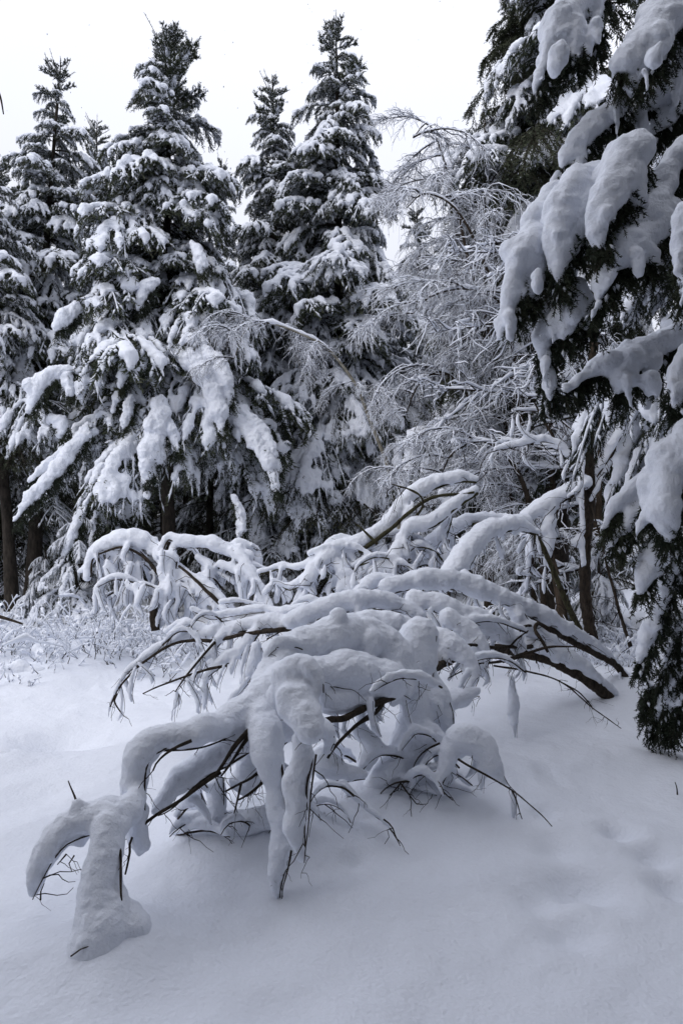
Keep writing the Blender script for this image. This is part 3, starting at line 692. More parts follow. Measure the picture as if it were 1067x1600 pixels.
B1 = [
 ('trunk', (9, 7), [(985, 1118, 6.5), (966, 1104, 6.45), (930, 1072, 6.3), (880, 1040, 6.15), (820, 1020, 6.0), (760, 1015, 5.7), (700, 1030, 5.2), (650, 1060, 4.6)]),
 ('branch', (5.8, 3.6), [(700, 1030, 5.0), (640, 1076, 4.12), (600, 1094, 3.9), (566, 1108, 3.8), (536, 1124, 3.72), (509, 1126, 3.66), (470, 1150, 3.5)]),
 ('branch', (4.3, 2.2), [(600, 1094, 3.9), (590, 1110, 3.85), (560, 1130, 3.8), (530, 1160, 3.7), (512, 1185, 3.65)]),
 ('branch', (5.0, 2.2), [(400, 1130, 3.35), (383, 1147, 3.26), (362, 1172, 3.24), (340, 1205, 3.22), (336, 1212, 3.22)]),
 ('branch', (3.6, 1.4), [(392, 1145, 3.3), (365, 1185, 3.24), (346, 1212, 3.22)]),
 ('branch', (2.9, 1.4), [(300, 1158, 3.1), (270, 1172, 3.06), (248, 1190, 3.04), (240, 1206, 3.02)]),
 ('branch', (3.6, 1.4), [(345, 1205, 3.24), (308, 1230, 3.18), (280, 1250, 3.12), (236, 1281, 3.05), (206, 1310, 3.0), (203, 1335, 2.98), (196, 1366, 2.97)]),
 ('branch', (2.9, 1.4), [(430, 1180, 3.4), (400, 1210, 3.4), (375, 1225, 3.38), (352, 1238, 3.36)]),
 ('branch', (2.2, 1.1), [(378, 1222, 3.38), (372, 1245, 3.37), (366, 1270, 3.36)]),
 ('branch', (2.9, 1.4), [(420, 1215, 3.4), (395, 1235, 3.4), (372, 1250, 3.4)]),
 ('twig', (1.8, 0.7), [(494, 1180, 2.92), (486, 1240, 2.9), (482, 1290, 2.88), (477, 1348, 2.88)]),
 ('twig', (1.8, 0.7), [(455, 1330, 3.02), (450, 1360, 3.01), (443, 1385, 3.0), (440, 1405, 3.0)]),
 ('twig', (1.8, 0.7), [(685, 1160, 4.0), (665, 1170, 3.98), (652, 1185, 3.96), (643, 1207, 3.95)]),
 ('twig', (2.2, 0.7), [(715, 1185, 3.8), (755, 1208, 3.78), (795, 1232, 3.76), (830, 1258, 3.74), (862, 1293, 3.72)]),
 ('twig', (1.4, 0.7), [(800, 1236, 3.76), (808, 1252, 3.74), (816, 1278, 3.73)]),
 ('twig', (1.8, 0.7), [(640, 1222, 3.95), (618, 1224, 3.94), (600, 1234, 3.92), (586, 1252, 3.9)]),
 ('twig', (1.4, 0.7), [(626, 1224, 3.94), (612, 1240, 3.92), (598, 1252, 3.9)]),
 ('twig', (1.4, 0.7), [(625, 1224, 3.94), (640, 1242, 3.9), (652, 1256, 3.88)]),
 ('twig', (1.4, 0.7), [(600, 1280, 3.5), (612, 1290, 3.48), (618, 1306, 3.47), (626, 1322, 3.46)]),
 ('twig', (1.4, 0.6), [(62, 1408, 2.72), (64, 1392, 2.72), (70, 1380, 2.72)]),
 ('twig', (1.6, 0.7), [(114, 1494, 2.55), (128, 1482, 2.55), (147, 1474, 2.56)]),
 ('twig', (1.4, 0.7), [(116, 1338, 2.8), (108, 1350, 2.78), (112, 1362, 2.78)]),
 ('twig', (1.4, 0.7), [(104, 1336, 2.8), (98, 1345, 2.78), (90, 1352, 2.78)]),
 ('twig', (1.4, 0.7), [(686, 1228, 3.85), (694, 1238, 3.84), (708, 1250, 3.83)]),
 ('branch', (3.6, 1.4), [(830, 1010, 5.9), (780, 1012, 5.4), (730, 1008, 5.0), (700, 1012, 4.8)]),
 ('branch', (2.9, 0.7), [(820, 1022, 5.6), (770, 1035, 5.2), (740, 1040, 5.0), (700, 1060, 4.8)]),
 ('twig', (1.8, 0.7), [(770, 1040, 5.2), (820, 1048, 5.2), (880, 1068, 5.2), (930, 1110, 5.2), (970, 1138, 5.2)]),
 ('twig', (1.4, 0.7), [(880, 1068, 5.2), (905, 1082, 5.2), (925, 1104, 5.2)]),
]
rgd = np.random.default_rng(77)
E1 = [[(800, 1060, 7, 5.4), (801, 1095, 11, 5.4), (803, 1130, 9, 5.4), (804, 1150, 5, 5.4)],
      [(932, 1060, 13, 6.3), (900, 1036, 15, 6.2), (860, 1018, 16, 6.1), (825, 1006, 15, 6.0)], [(958, 1082, 9, 6.4), (940, 1066, 12, 6.35)]]
F1 += arcs(5, (430, 640, 1010, 1090, 3.95, 3.75), rgd, (9, 14), (50, 110), (8, 24))
F1 += arcs(9, (500, 700, 1145, 1235, 4.2, 3.9), rgd, (6, 12), (50, 110), (4, 18)) + arcs(7, (290, 430, 1190, 1300, 3.7, 3.45), rgd, (6, 12), (40, 90), (4, 16)) + arcs(4, (430, 520, 1180, 1290, 3.8, 3.6), rgd, (6, 10), (40, 80), (4, 14))
E1 += drips(F1[10:17], 26, rgd, (6, 11), (20, 65), 16, (.9, 1.05, .9, .5))
fallen_tree('fallen_tree', 'nearest fallen tree bowed to the ground under thick rounded snow', 'tree', (985, 1118, 6.5), F1, B1, .0115, 4, 61, .007, 330, br=.006, extra=E1, tw=(.05, .22), twr=.0022, rf=.87, lobes=.2)

# --- second tree, its ridge behind the front one
F2 = [
 [(606, 918, 22, 5.6), (640, 908, 25, 5.7), (690, 905, 27, 5.8), (740, 915, 27, 5.9), (790, 935, 26, 6.0), (840, 958, 24, 6.2), (890, 985, 19, 6.4), (940, 1018, 15, 6.7), (975, 1052, 12, 6.95), (995, 1082, 9, 7.1)],
 [(455, 972, 22, 5.0), (490, 955, 27, 5.05), (530, 942, 29, 5.1), (575, 935, 27, 5.2), (620, 945, 25, 5.3), (652, 962, 20, 5.3)],
 [(520, 985, 22, 4.8), (560, 972, 27, 4.85), (605, 975, 29, 4.9), (650, 988, 29, 4.9), (692, 1002, 29, 4.9), (722, 1022, 26, 4.88), (738, 1050, 20, 4.85), (732, 1078, 10, 4.8)],
 [(645, 932, 24, 5.4), (700, 950, 29, 5.4), (750, 970, 29, 5.5), (792, 992, 24, 5.6), (816, 1012, 14, 5.7)],
 [(700, 965, 24, 5.2), (735, 990, 25, 5.2), (752, 1020, 22, 5.15), (752, 1050, 15, 5.1)],
 [(485, 985, 22, 5.0), (435, 970, 19, 5.1), (390, 974, 19, 5.2), (350, 983, 18, 5.3), (305, 990, 14, 5.4), (262, 1002, 12, 5.4), (222, 1028, 11, 5.45), (198, 1050, 8, 5.45), (186, 1066, 4, 5.45)],
 [(350, 985, 14, 5.2), (338, 1005, 15, 5.2), (315, 1030, 13, 5.18), (292, 1056, 9, 5.16), (276, 1078, 4, 5.15)],
 [(400, 985, 14, 5.1), (380, 1010, 17, 5.1), (345, 1035, 15, 5.1), (320, 1060, 9, 5.1)],
 [(400, 1010, 16, 5.0), (395, 1040, 18, 5.0), (380, 1065, 12, 5.0)],
 [(560, 925, 18, 5.6), (590, 905, 20, 5.8), (625, 915, 18, 5.8)],
 [(800, 945, 20, 6.0), (820, 975, 22, 6.0), (850, 995, 18, 6.1), (880, 1010, 12, 6.2)],
 [(300, 950, 10, 6.0), (330, 960, 12, 6.0), (370, 955, 12, 6.0), (410, 950, 12, 5.9), (440, 955, 14, 5.8), (480, 945, 14, 5.6)],
 [(345, 940, 7, 6.5), (375, 938, 8, 6.5), (410, 945, 7, 6.5)],
]
B2 = [
 ('trunk', (6, 4), [(992, 1086, 7.0), (978, 1062, 6.9), (962, 1040, 6.8), (930, 1020, 6.6), (890, 1000, 6.4), (850, 978, 6.2), (800, 960, 6.0)]),
 ('branch', (4, 2), [(860, 985, 6.0), (842, 975, 5.9), (836, 985, 5.85), (845, 1000, 5.8), (855, 1020, 5.8)]),
 ('branch', (3, 1.2), [(845, 985, 6.0), (825, 978, 5.9), (812, 985, 5.85), (810, 1000, 5.85)]),
 ('twig', (3, 1.2), [(800, 1030, 5.6), (850, 1012, 5.5), (900, 1010, 5.5)]),
 ('twig', (2.5, 1), [(790, 1022, 5.6), (805, 1000, 5.5), (825, 985, 5.5)]),
 ('twig', (2.5, 1), [(785, 1035, 5.6), (810, 1028, 5.5), (835, 1022, 5.5), (838, 1036, 5.5)]),
 ('branch', (5, 2), [(560, 1012, 4.7), (600, 1020, 4.65), (620, 1028, 4.64)]),
 ('branch', (5, 2), [(590, 975, 4.9), (620, 990, 4.8), (560, 990, 4.8), (520, 985, 4.8)]),
 ('branch', (4, 1.5), [(475, 980, 5.0), (430, 985, 5.0), (380, 992, 5.1), (337, 1000, 5.2), (300, 1000, 5.3), (262, 1010, 5.35), (222, 1036, 5.4), (196, 1062, 5.4), (183, 1082, 5.4), (173, 1104, 5.4)]),
 ('twig', (2, 1), [(184, 1084, 5.4), (180, 1096, 5.4), (190, 1112, 5.4)]),
 ('twig', (2.5, 1), [(337, 1002, 5.1), (312, 1030, 5.1), (290, 1058, 5.1), (274, 1082, 5.1)]),
 ('twig', (2.5, 1), [(355, 1040, 5.0), (320, 1048, 5.0), (262, 1068, 5.0), (224, 1084, 5.0)]),
 ('branch', (3.5, 2), [(545, 1000, 4.9), (505, 980, 4.95), (480, 978, 4.95)]),
]
F2 += arcs(15, (470, 800, 925, 1050, 5.8, 4.8), rgd, (7, 12), (60, 130), (8, 26)) + arcs(6, (280, 460, 960, 1010, 5.4, 5.1), rgd, (7, 12), (50, 90), (6, 20))
fallen_tree('fallen_tree', 'fallen tree behind the nearest one, its snowy ridge running left', 'tree', (992, 1086, 7.0), F2, B2, .0145, 3, 62, .008, 320, br=.006, tw=(.06, .2), twr=.0026, rf=.63,
            extra=drips(F2[:9], 46, rgd, (5, 9), (20, 60), 14, (.9, 1, .9, .55)) + drips(F2[5:9], 14, rgd, (5, 7), (30, 60), 14, (.9, 1, .9, .6)))

# --- third: arching stems behind, over the dark gap
F3 = [
 [(742, 748, 8, 7.5), (720, 744, 11, 7.5), (690, 750, 13, 7.5), (655, 764, 14, 7.5), (628, 788, 14, 7.5), (602, 820, 14, 7.4), (565, 846, 16, 7.3), (525, 860, 16, 7.2), (498, 882, 14, 7.1), (478, 912, 11, 7.0)],
 [(742, 765, 9, 7.4), (706, 788, 13, 7.3), (675, 814, 14, 7.2), (640, 820, 14, 7.2), (626, 848, 12, 7.2), (612, 878, 16, 7.1), (585, 892, 14, 7.0)],
 [(820, 812, 13, 8.0), (775, 812, 11, 7.9), (738, 812, 12, 7.8), (702, 826, 13, 7.7), (674, 848, 14, 7.6), (660, 872, 8, 7.6)],
 [(838, 830, 8, 7.6), (800, 818, 15, 7.4), (762, 828, 18, 7.2), (735, 852, 20, 7.0), (714, 882, 21, 6.8), (690, 908, 18, 6.6)],
 [(560, 850, 10, 7.3), (590, 855, 11, 7.3), (600, 880, 11, 7.3), (590, 905, 10, 7.2)],
 [(520, 870, 12, 7.2), (540, 895, 12, 7.1), (545, 920, 10, 7.0)],
 [(405, 892, 6, 7.4), (435, 884, 7, 7.4), (468, 884, 7, 7.3), (500, 870, 8, 7.2)],
 [(425, 905, 6, 7.2), (450, 915, 8, 7.2), (475, 905, 9, 7.1)],
 [(640, 795, 8, 7.4), (632, 830, 9, 7.4), (648, 865, 9, 7.4)],
 [(690, 770, 9, 7.4), (700, 800, 8, 7.4), (690, 840, 9, 7.4)],
]
B3 = [('trunk', (5, 3), [(905, 985, 8.2), (880, 930, 8.1), (850, 860, 8.0), (822, 822, 7.9), (775, 818, 7.8), (738, 820, 7.7)]),
      ('branch', (4, 2), [(560, 862, 7.2), (600, 835, 7.25), (640, 800, 7.3), (680, 775, 7.3), (740, 770, 7.3)]),
      ('twig', (2.5, 1), [(640, 820, 7.2), (660, 790, 7.2), (650, 770, 7.2), (612, 756, 7.2)]),
      ('twig', (2.5, 1), [(590, 850, 7.2), (570, 830, 7.2), (555, 818, 7.2)])]
F3 += arcs(18, (510, 690, 840, 920, 7.3, 7.0), rgd, (5, 9), (50, 110), (5, 20))
fallen_tree('fallen_tree', 'snow-covered stems arching left over the dark gap in the middle', 'tree', (905, 985, 8.2), F3, B3, .017, 2, 63, .008, 220, br=.012, bark=BARK_MOSS,
            extra=drips(F3, 110, rgd, (4, 7), (15, 50), 12), tw=(.1, .45), twr=.004)

# --- bush on the left
F4 = [
 [(136, 902, 7, 9.0), (142, 872, 10, 9.0), (160, 852, 13, 9.0), (190, 842, 16, 9.0), (222, 842, 16, 9.0), (248, 858, 10, 9.0)],
 [(246, 868, 10, 8.9), (262, 838, 9, 8.9), (290, 845, 12, 8.9), (330, 848, 13, 8.9), (362, 860, 13, 8.9), (388, 868, 12, 8.9)],
 [(372, 862, 10, 8.8), (392, 892, 11, 8.7), (408, 922, 10, 8.6), (424, 952, 8, 8.5)],
 [(266, 876, 19, 8.8), (262, 905, 15, 8.8), (258, 935, 12, 8.8)],
 [(270, 890, 10, 8.8), (310, 910, 13, 8.7), (340, 935, 13, 8.6), (358, 955, 10, 8.6)],
 [(310, 870, 9, 8.9), (330, 885, 10, 8.9), (320, 905, 9, 8.9)],
 [(345, 880, 9, 8.8), (370, 890, 10, 8.8), (385, 900, 8, 8.8)],
 [(180, 860, 10, 9.0), (200, 875, 10, 9.0), (205, 900, 8, 9.0)],
]
B4 = [('trunk', (7, 4), [(243, 985, 8.9), (241, 955, 8.9), (250, 920, 8.9), (264, 880, 8.9), (275, 852, 8.9)]),
      ('branch', (3.5, 2), [(355, 952, 8.5), (325, 925, 8.5), (300, 900, 8.6), (280, 885, 8.7)]),
      ('branch', (3, 1.5), [(250, 900, 8.9), (225, 870, 8.9), (190, 856, 8.9), (155, 866, 8.9)])]
F4 += arcs(9, (170, 400, 855, 930, 9.0, 8.8), rgd, (4, 8), (50, 100), (5, 18))
fallen_tree('snowy_bush', 'drooping bush hung with snow lumps at the left edge of the wood', 'bush', (243, 985, 8.9), F4, B4, .022, 3, 64, .009, 120, br=.012,
            extra=drips(F4, 130, rgd, (4, 7.5), (14, 46), 12, (.8, 1.05, 1, .6)), tw=(.1, .4), twr=.004)

# --- upright bare tree with snow-loaded limbs
F5 = [
 [(912, 752, 14, 8.4), (890, 764, 14, 8.4), (862, 780, 14, 8.4), (835, 798, 14, 8.4), (820, 806, 11, 8.4)],
 [(828, 806, 10, 8.4), (827, 840, 8, 8.4), (825, 870, 7, 8.4), (824, 896, 4, 8.4)],
 [(862, 784, 13, 8.4), (856, 815, 14, 8.4), (858, 850, 11, 8.4), (852, 880, 6, 8.4)],
 [(908, 735, 7, 8.5), (880, 700, 8, 8.5), (850, 685, 8, 8.5), (810, 692, 8, 8.5), (775, 700, 6, 8.5)],
 [(905, 690, 6, 8.6), (870, 655, 6, 8.6), (840, 640, 5, 8.6), (800, 640, 4, 8.6)],
 [(925, 745, 8, 8.5), (950, 705, 9, 8.5), (968, 670, 8, 8.5), (985, 630, 5, 8.5)],
 [(930, 755, 7, 8.5), (955, 720, 6, 8.5), (985, 690, 5, 8.5)],
 [(912, 880, 5, 8.4), (906, 840, 8, 8.4), (898, 850, 8, 8.4), (893, 845, 5, 8.4)],
 [(911, 830, 5, 8.35), (908, 780, 6, 8.35), (910, 720, 5, 8.35), (914, 660, 5, 8.35), (916, 610, 4, 8.35)],
]
B5 = [('trunk', (9.5, 5.5), [(928, 1010, 8.6), (922, 985, 8.6), (914, 930, 8.6), (914, 860, 8.55), (921, 780, 8.5), (920, 700, 8.5), (921, 620, 8.5), (928, 530, 8.5), (938, 400, 8.5)]),
      ('branch', (5, 3), [(918, 758, 8.5), (890, 775, 8.4), (860, 792, 8.4), (830, 808, 8.4)]),
      ('branch', (4, 2), [(920, 770, 8.5), (945, 730, 8.5), (968, 682, 8.5), (988, 625, 8.5)]),
      ('branch', (3.5, 1.5), [(915, 748, 8.5), (880, 705, 8.5), (850, 660, 8.5), (835, 630, 8.5)]),
      ('branch', (3, 1), [(985, 1010, 8.0), (960, 930, 8.0), (940, 850, 8.0), (925, 790, 8.1)])]
fallen_tree('bare_tree', 'upright bare tree with a snow-laden limb beside the near spruce', 'tree', (928, 1010, 8.6), F5, B5, .02, 2, 65, .007, 120, br=.011, tw=(.15, .6), twr=.005,
            extra=drips(F5[:7], 40, rgd, (3, 5), (15, 45), 20))
broken = make_birch([(880, 955, 9.6), (868, 900, 9.6), (856, 850, 9.6), (850, 800, 9.5)], 'short dark trunk leaning behind the snowy arches', 510, 5, r0=.075, bark=BARK_BROWN, tmin=.5, sc=(.3, .5), name='leaning_tree')
broken['category'] = 'tree'

# small snow-covered log ends and tussocks in the clearing
def lump(name, label, cat_, base, strokes, voxel, seed, bare=(), group=None):
    return fallen_tree(name, label, cat_, base, strokes, bare, voxel, 4, seed, .006, 0, br=.006, group=group)
lump('buried_stick', 'short stick poking out under a snow cushion at the left edge', 'stick', (10, 1200, 4.9), [LUMP], .018, 66, [('twig', (4, 3), [(-20, 1198, 4.9), (20, 1198, 4.88), (42, 1196, 4.88)])])
def tussock(pts, label, seed):
    st = [[(x, y, r, Y), (x + 8, y + 3, r * .9, Y), (x + 14, y + 8, r * .6, Y)] for x, y, r, Y in pts]
    b = pts[0]; lump('snow_tussock', label, 'tussock', (b[0], b[1], b[3]), st, .022, seed, group='snowed-in tussocks at the left')
tussock([(10, 1050, 16, 7.6), (30, 1045, 18, 7.6), (55, 1050, 15, 7.6), (12, 1075, 12, 7.4), (40, 1068, 12, 7.5)], 'snowed-in tussock cut by the left edge of the picture', 67)
tussock([(70, 1025, 15, 8.0), (90, 1040, 13, 7.9), (60, 1015, 12, 8.1)], 'smaller snowed-in tussock in front of the frosted weeds', 68)

# ------------------------------------------------------------------ near spruce on the right
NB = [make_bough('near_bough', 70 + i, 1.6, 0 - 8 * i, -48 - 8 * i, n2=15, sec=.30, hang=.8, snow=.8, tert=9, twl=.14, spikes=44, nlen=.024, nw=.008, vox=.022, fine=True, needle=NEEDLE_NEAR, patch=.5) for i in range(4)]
NS_X, NS_Y = 3.7, 6.1
near = empty('spruce_tree', (NS_X, NS_Y, gz(NS_X, NS_Y)), 'big near spruce at the right edge with heavy pillows of snow', 'spruce')
tm, _ = trunk_mesh(11, .2, (0, 0), 900); link('trunk', tm, near)
rn = np.random.default_rng(91)
z = .5
while z < 7.5:
    n = 6; a0 = rn.random() * 6.28
    for j in range(n):
        az = a0 + j * 6.283 / n + rn.normal() * .2; k = rn.integers(4); s = (1.25 - .06 * z) * (.8 + .35 * rn.random())
        if math.sin(az) < -.2: s *= .72
        if z < 3.1 and math.cos(az) < .3: s *= .62
        b = link('bough', NB[k]['needles'], near, (0, 0, z)); b.rotation_euler = (rn.normal() * .1, rn.normal() * .1, az); b.scale = (s, s * rn.choice([-1, 1]), s)
        link('snow', NB[k]['snow'], b)
    z += .24 + .08 * rn.random()

def pillow_bough(strokes, seed, twl=.15, ntw=330, dens=44, near=near, vox=.016, nl=.024, nw=.008, lump=.012, smat=None, fingers=0):
    """one traced bough: snow pillow plus the needle sprays hanging below it"""
    rg = np.random.default_rng(seed); o = np.array(near.location)
    V, F = strokes_to_snow(strokes + drips(strokes, fingers * len(strokes), rg, (6, 13), (22, 46), 8, (1.3, 1.15, .9, .5)), vox, 4, lump, .18, seed, lobes=.6, rf=.9)
    C, r = [], []
    for st in strokes:
        A = np.array([np.append(at(x, y, Y), q / FPX * Y) for x, y, q, Y in st]); A = resample(cat(A, 8), .03); C.append(A)
    A = np.concatenate(C); n = int(ntw * len(A) / 30)
    i = rg.integers(0, len(A), n); a = rg.random(n) * 6.283; q = A[i, 3]
    und = unit(np.array([.55, .35, -1.0]) + np.stack([np.cos(a), np.sin(a), a * 0], 1) * .55)       # the under side, facing the trunk
    P0 = A[i, :3] + und * (q * (.45 + .4 * rg.random(n)))[:, None]
    D = unit(und * .5 + np.stack([np.cos(a) * .25 - .1, np.sin(a) * .3, -.75 + .3 * rg.normal(size=n)], 1))
    P1 = P0 + D * (twl * (.5 + .9 * rg.random(n)))[:, None]
    g = Geo(); W, G = brush(P0 - o, P1 - o, dens, nl, nw, rg); g.add(W, G, 0)
    W, G = tubes(np.stack([P0, P1], 1) - o, np.repeat([[.003, .0015]], n, 0), 3); g.add(W, G, 1)
    for st in C:
        P = st[:, :3] - o - np.array([0, 0, 1]) * st[:, 3:4] * .75; W, G = tubes(P[None], np.linspace(.014, .006, len(P))[None], 6); g.add(W, G, 1)
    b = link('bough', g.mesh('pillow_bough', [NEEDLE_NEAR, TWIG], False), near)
    s = Geo().add(V - o, F)
    k = rg.random(n) < .15; W, G = octa(((P0 + P1) / 2 - o + [0, 0, .008])[k], (P1 - P0)[k], np.full(k.sum(), .03), .008 + .010 * rg.random(k.sum())); s.add(W, G)
    link('snow', s.mesh('pillow', [smat or SNOW_NEAR]), b)

PB = [
 [[(935, -20, 26, 4.4), (905, 5, 28, 4.4), (878, 22, 24, 4.35), (866, 50, 22, 4.3), (872, 75, 16, 4.3)], [(890, 25, 24, 4.35), (892, 60, 22, 4.3), (896, 90, 12, 4.3)], [(858, 70, 12, 4.3), (848, 100, 11, 4.3), (838, 130, 9, 4.28), (836, 146, 5, 4.28)], [(930, 20, 18, 4.4), (928, 55, 14, 4.4), (925, 72, 8, 4.4)]],
 [[(1060, -20, 36, 4.3), (1045, 20, 38, 4.3), (1020, 55, 34, 4.25), (985, 85, 26, 4.2), (962, 104, 13, 4.2)], [(1030, 50, 26, 4.2), (1010, 95, 22, 4.2), (1000, 112, 12, 4.2)], [(985, 100, 20, 4.3), (972, 140, 22, 4.4), (960, 165, 20, 4.4)]],
 [[(970, 170, 18, 4.4), (938, 182, 22, 4.4), (912, 210, 22, 4.38), (892, 236, 18, 4.35), (880, 254, 10, 4.33)], [(905, 232, 16, 4.35), (905, 258, 14, 4.35), (890, 268, 9, 4.35)], [(872, 275, 11, 4.5), (860, 295, 9, 4.5), (850, 305, 6, 4.5)]],
 [[(995, 235, 30, 4.0), (972, 248, 36, 3.98), (962, 280, 36, 3.95), (945, 315, 32, 3.92), (932, 345, 24, 3.9), (936, 380, 11, 3.9)], [(975, 280, 34, 4.0), (985, 300, 22, 4.0), (1000, 285, 14, 4.0)]],
 [[(930, 272, 24, 4.15), (900, 295, 28, 4.13), (880, 325, 28, 4.1), (872, 365, 26, 4.08), (873, 405, 18, 4.06), (876, 440, 8, 4.05)], [(905, 320, 26, 4.1), (905, 360, 22, 4.1), (895, 390, 14, 4.1)]],
 [[(870, 305, 22, 4.3), (842, 335, 26, 4.28), (824, 375, 26, 4.25), (812, 415, 24, 4.22), (802, 450, 20, 4.2), (796, 490, 10, 4.2)], [(845, 370, 26, 4.25), (840, 410, 22, 4.25), (830, 450, 14, 4.25), (832, 470, 8, 4.25)]],
 [[(1070, 240, 26, 4.1), (1045, 260, 26, 4.1), (1025, 300, 28, 4.1), (1015, 330, 26, 4.05), (990, 350, 20, 4.0)], [(1040, 330, 28, 4.1), (1010, 360, 30, 4.05), (975, 385, 28, 4.0), (955, 415, 22, 3.98), (940, 450, 16, 3.97), (934, 470, 7, 3.97)], [(985, 380, 24, 4.0), (1010, 400, 18, 4.0), (1028, 410, 9, 4.0)]],
 [[(1075, 335, 22, 3.6), (1066, 370, 22, 3.6), (1068, 415, 18, 3.6), (1076, 450, 10, 3.6)]],
 [[(1050, 60, 24, 4.5), (1060, 100, 20, 4.5), (1045, 130, 22, 4.5), (1020, 155, 16, 4.5), (1000, 175, 10, 4.5)], [(1067, 150, 20, 4.5), (1040, 185, 18, 4.5), (1010, 205, 14, 4.5)]],
 [[(865, 470, 14, 4.3), (855, 500, 18, 4.3), (846, 530, 15, 4.3), (850, 560, 12, 4.3), (858, 590, 14, 4.3), (858, 618, 7, 4.3)], [(895, 470, 18, 4.2), (885, 500, 20, 4.2), (878, 525, 12, 4.2)], [(900, 450, 16, 4.2), (918, 480, 16, 4.2), (915, 510, 10, 4.2)]],
 [[(1060, 520, 24, 4.6), (1020, 540, 26, 4.6), (985, 555, 24, 4.6), (950, 570, 20, 4.6), (915, 585, 13, 4.6), (880, 612, 8, 4.6)], [(990, 560, 24, 4.55), (975, 590, 20, 4.55), (962, 610, 9, 4.55)], [(1020, 560, 20, 4.55), (1015, 590, 14, 4.55)]],
 [[(1075, 550, 20, 4.0), (1058, 575, 18, 4.0), (1055, 610, 16, 4.0), (1062, 645, 8, 4.0)]],
 [[(1080, 690, 34, 4.0), (1052, 715, 34, 4.0), (1042, 755, 32, 3.98), (1040, 800, 24, 3.97), (1046, 840, 9, 3.97)], [(1020, 740, 22, 4.1), (1010, 770, 18, 4.1), (1005, 800, 9, 4.1)]],
 [[(1010, 745, 18, 4.4), (985, 765, 16, 4.4), (960, 790, 14, 4.4), (945, 820, 9, 4.4)], [(1000, 790, 14, 4.4), (975, 820, 14, 4.4), (955, 850, 8, 4.4)], [(1030, 850, 20, 4.4), (1010, 890, 16, 4.4), (1000, 920, 10, 4.4)]],
 [[(1060, 870, 18, 4.5), (1040, 920, 17, 4.6), (1020, 970, 15, 4.7), (1005, 1010, 11, 4.75), (998, 1035, 6, 4.75)], [(1067, 960, 12, 4.7), (1050, 1010, 11, 4.8), (1035, 1050, 9, 4.9), (1028, 1080, 6, 5.0)], [(1070, 1030, 14, 4.8), (1050, 1070, 13, 4.9), (1030, 1110, 11, 5.0), (1020, 1140, 7, 5.1)], [(1012, 1060, 8, 5.0), (1008, 1090, 7, 5.05), (1012, 1120, 4, 5.1)], [(1070, 1080, 9, 4.8), (1055, 1110, 8, 4.9), (1045, 1140, 4, 5.0)]],
]
for i, s in enumerate(PB): pillow_bough(s, 950 + i, fingers=2 if i < 13 else 0)
# snow-heavy tongues on the broad spruce's lowest boughs
TB = [
 [[(272, 548, 12, 14.3), (295, 560, 18, 14.2), (318, 582, 19, 14.1), (335, 612, 18, 14.0), (342, 645, 15, 13.9), (348, 675, 8, 13.9)], [(320, 548, 12, 14.2), (345, 570, 14, 14.1), (355, 600, 11, 14.0), (358, 630, 6, 14.0)]],
 [[(252, 625, 11, 13.8), (248, 655, 17, 13.7), (240, 690, 18, 13.6), (232, 720, 16, 13.6), (231, 748, 9, 13.6)], [(255, 650, 13, 13.8), (272, 680, 9, 13.7), (278, 705, 5, 13.7)], [(229, 772, 6, 13.6), (231, 776, 6, 13.6), (228, 774, 5, 13.6)]],
 [[(130, 580, 8, 14.2), (100, 578, 12, 14.1), (70, 592, 14, 14.0), (55, 615, 13, 14.0), (48, 640, 8, 14.0)], [(105, 590, 12, 14.1), (110, 612, 9, 14.0)], [(80, 655, 9, 14.2), (100, 660, 10, 14.2), (95, 680, 7, 14.2)]],
 [[(140, 665, 9, 14.2), (115, 700, 12, 14.1), (88, 735, 13, 14.0), (60, 765, 12, 13.9), (38, 790, 8, 13.9), (24, 812, 4, 13.9)], [(100, 700, 8, 14.2), (70, 730, 8, 14.1), (45, 752, 5, 14.1)]],
 [[(345, 635, 10, 14.4), (368, 655, 12, 14.3), (392, 680, 13, 14.2), (412, 708, 13, 14.1), (425, 735, 10, 14.1), (432, 765, 6, 14.1)], [(375, 640, 9, 14.4), (402, 665, 10, 14.3), (422, 695, 9, 14.2), (436, 735, 6, 14.2)]],
 [[(364, 775, 6, 14.0), (374, 792, 9, 14.0), (378, 815, 9, 14.0), (374, 836, 5, 14.0)]],
 [[(165, 555, 7, 14.4), (195, 545, 12, 14.3), (215, 548, 13, 14.2), (222, 575, 9, 14.2)], [(195, 560, 9, 14.3), (192, 585, 10, 14.2), (188, 605, 5, 14.2)]],
 [[(205, 620, 8, 14.2), (200, 645, 10, 14.1), (195, 668, 6, 14.1)], [(185, 615, 8, 14.3), (178, 640, 6, 14.3)]],
 [[(140, 770, 6, 14.0), (128, 800, 8, 14.0), (115, 835, 9, 13.9), (100, 870, 6, 13.9)], [(150, 800, 5, 14.0), (145, 840, 7, 14.0), (138, 875, 4, 14.0)]],
 [[(120, 480, 10, 14.6), (100, 498, 13, 14.5), (88, 512, 8, 14.5)], [(240, 440, 8, 14.5), (225, 455, 11, 14.4), (218, 480, 7, 14.4)], [(300, 380, 8, 14.6), (312, 400, 11, 14.5), (315, 425, 7, 14.5)]],
]
TB = [b for g in TB for b in ([g] if g[0][0][:2] in ((272, 548), (140, 665), (345, 635), (165, 555)) else [[q] for q in g])]
for i, s in enumerate(TB): pillow_bough(s, 1950 + i, twl=.26, ntw=200, dens=14, near=broad, vox=.028, nl=.05, nw=.018, lump=.022, smat=SNOW_FAR, fingers=0)

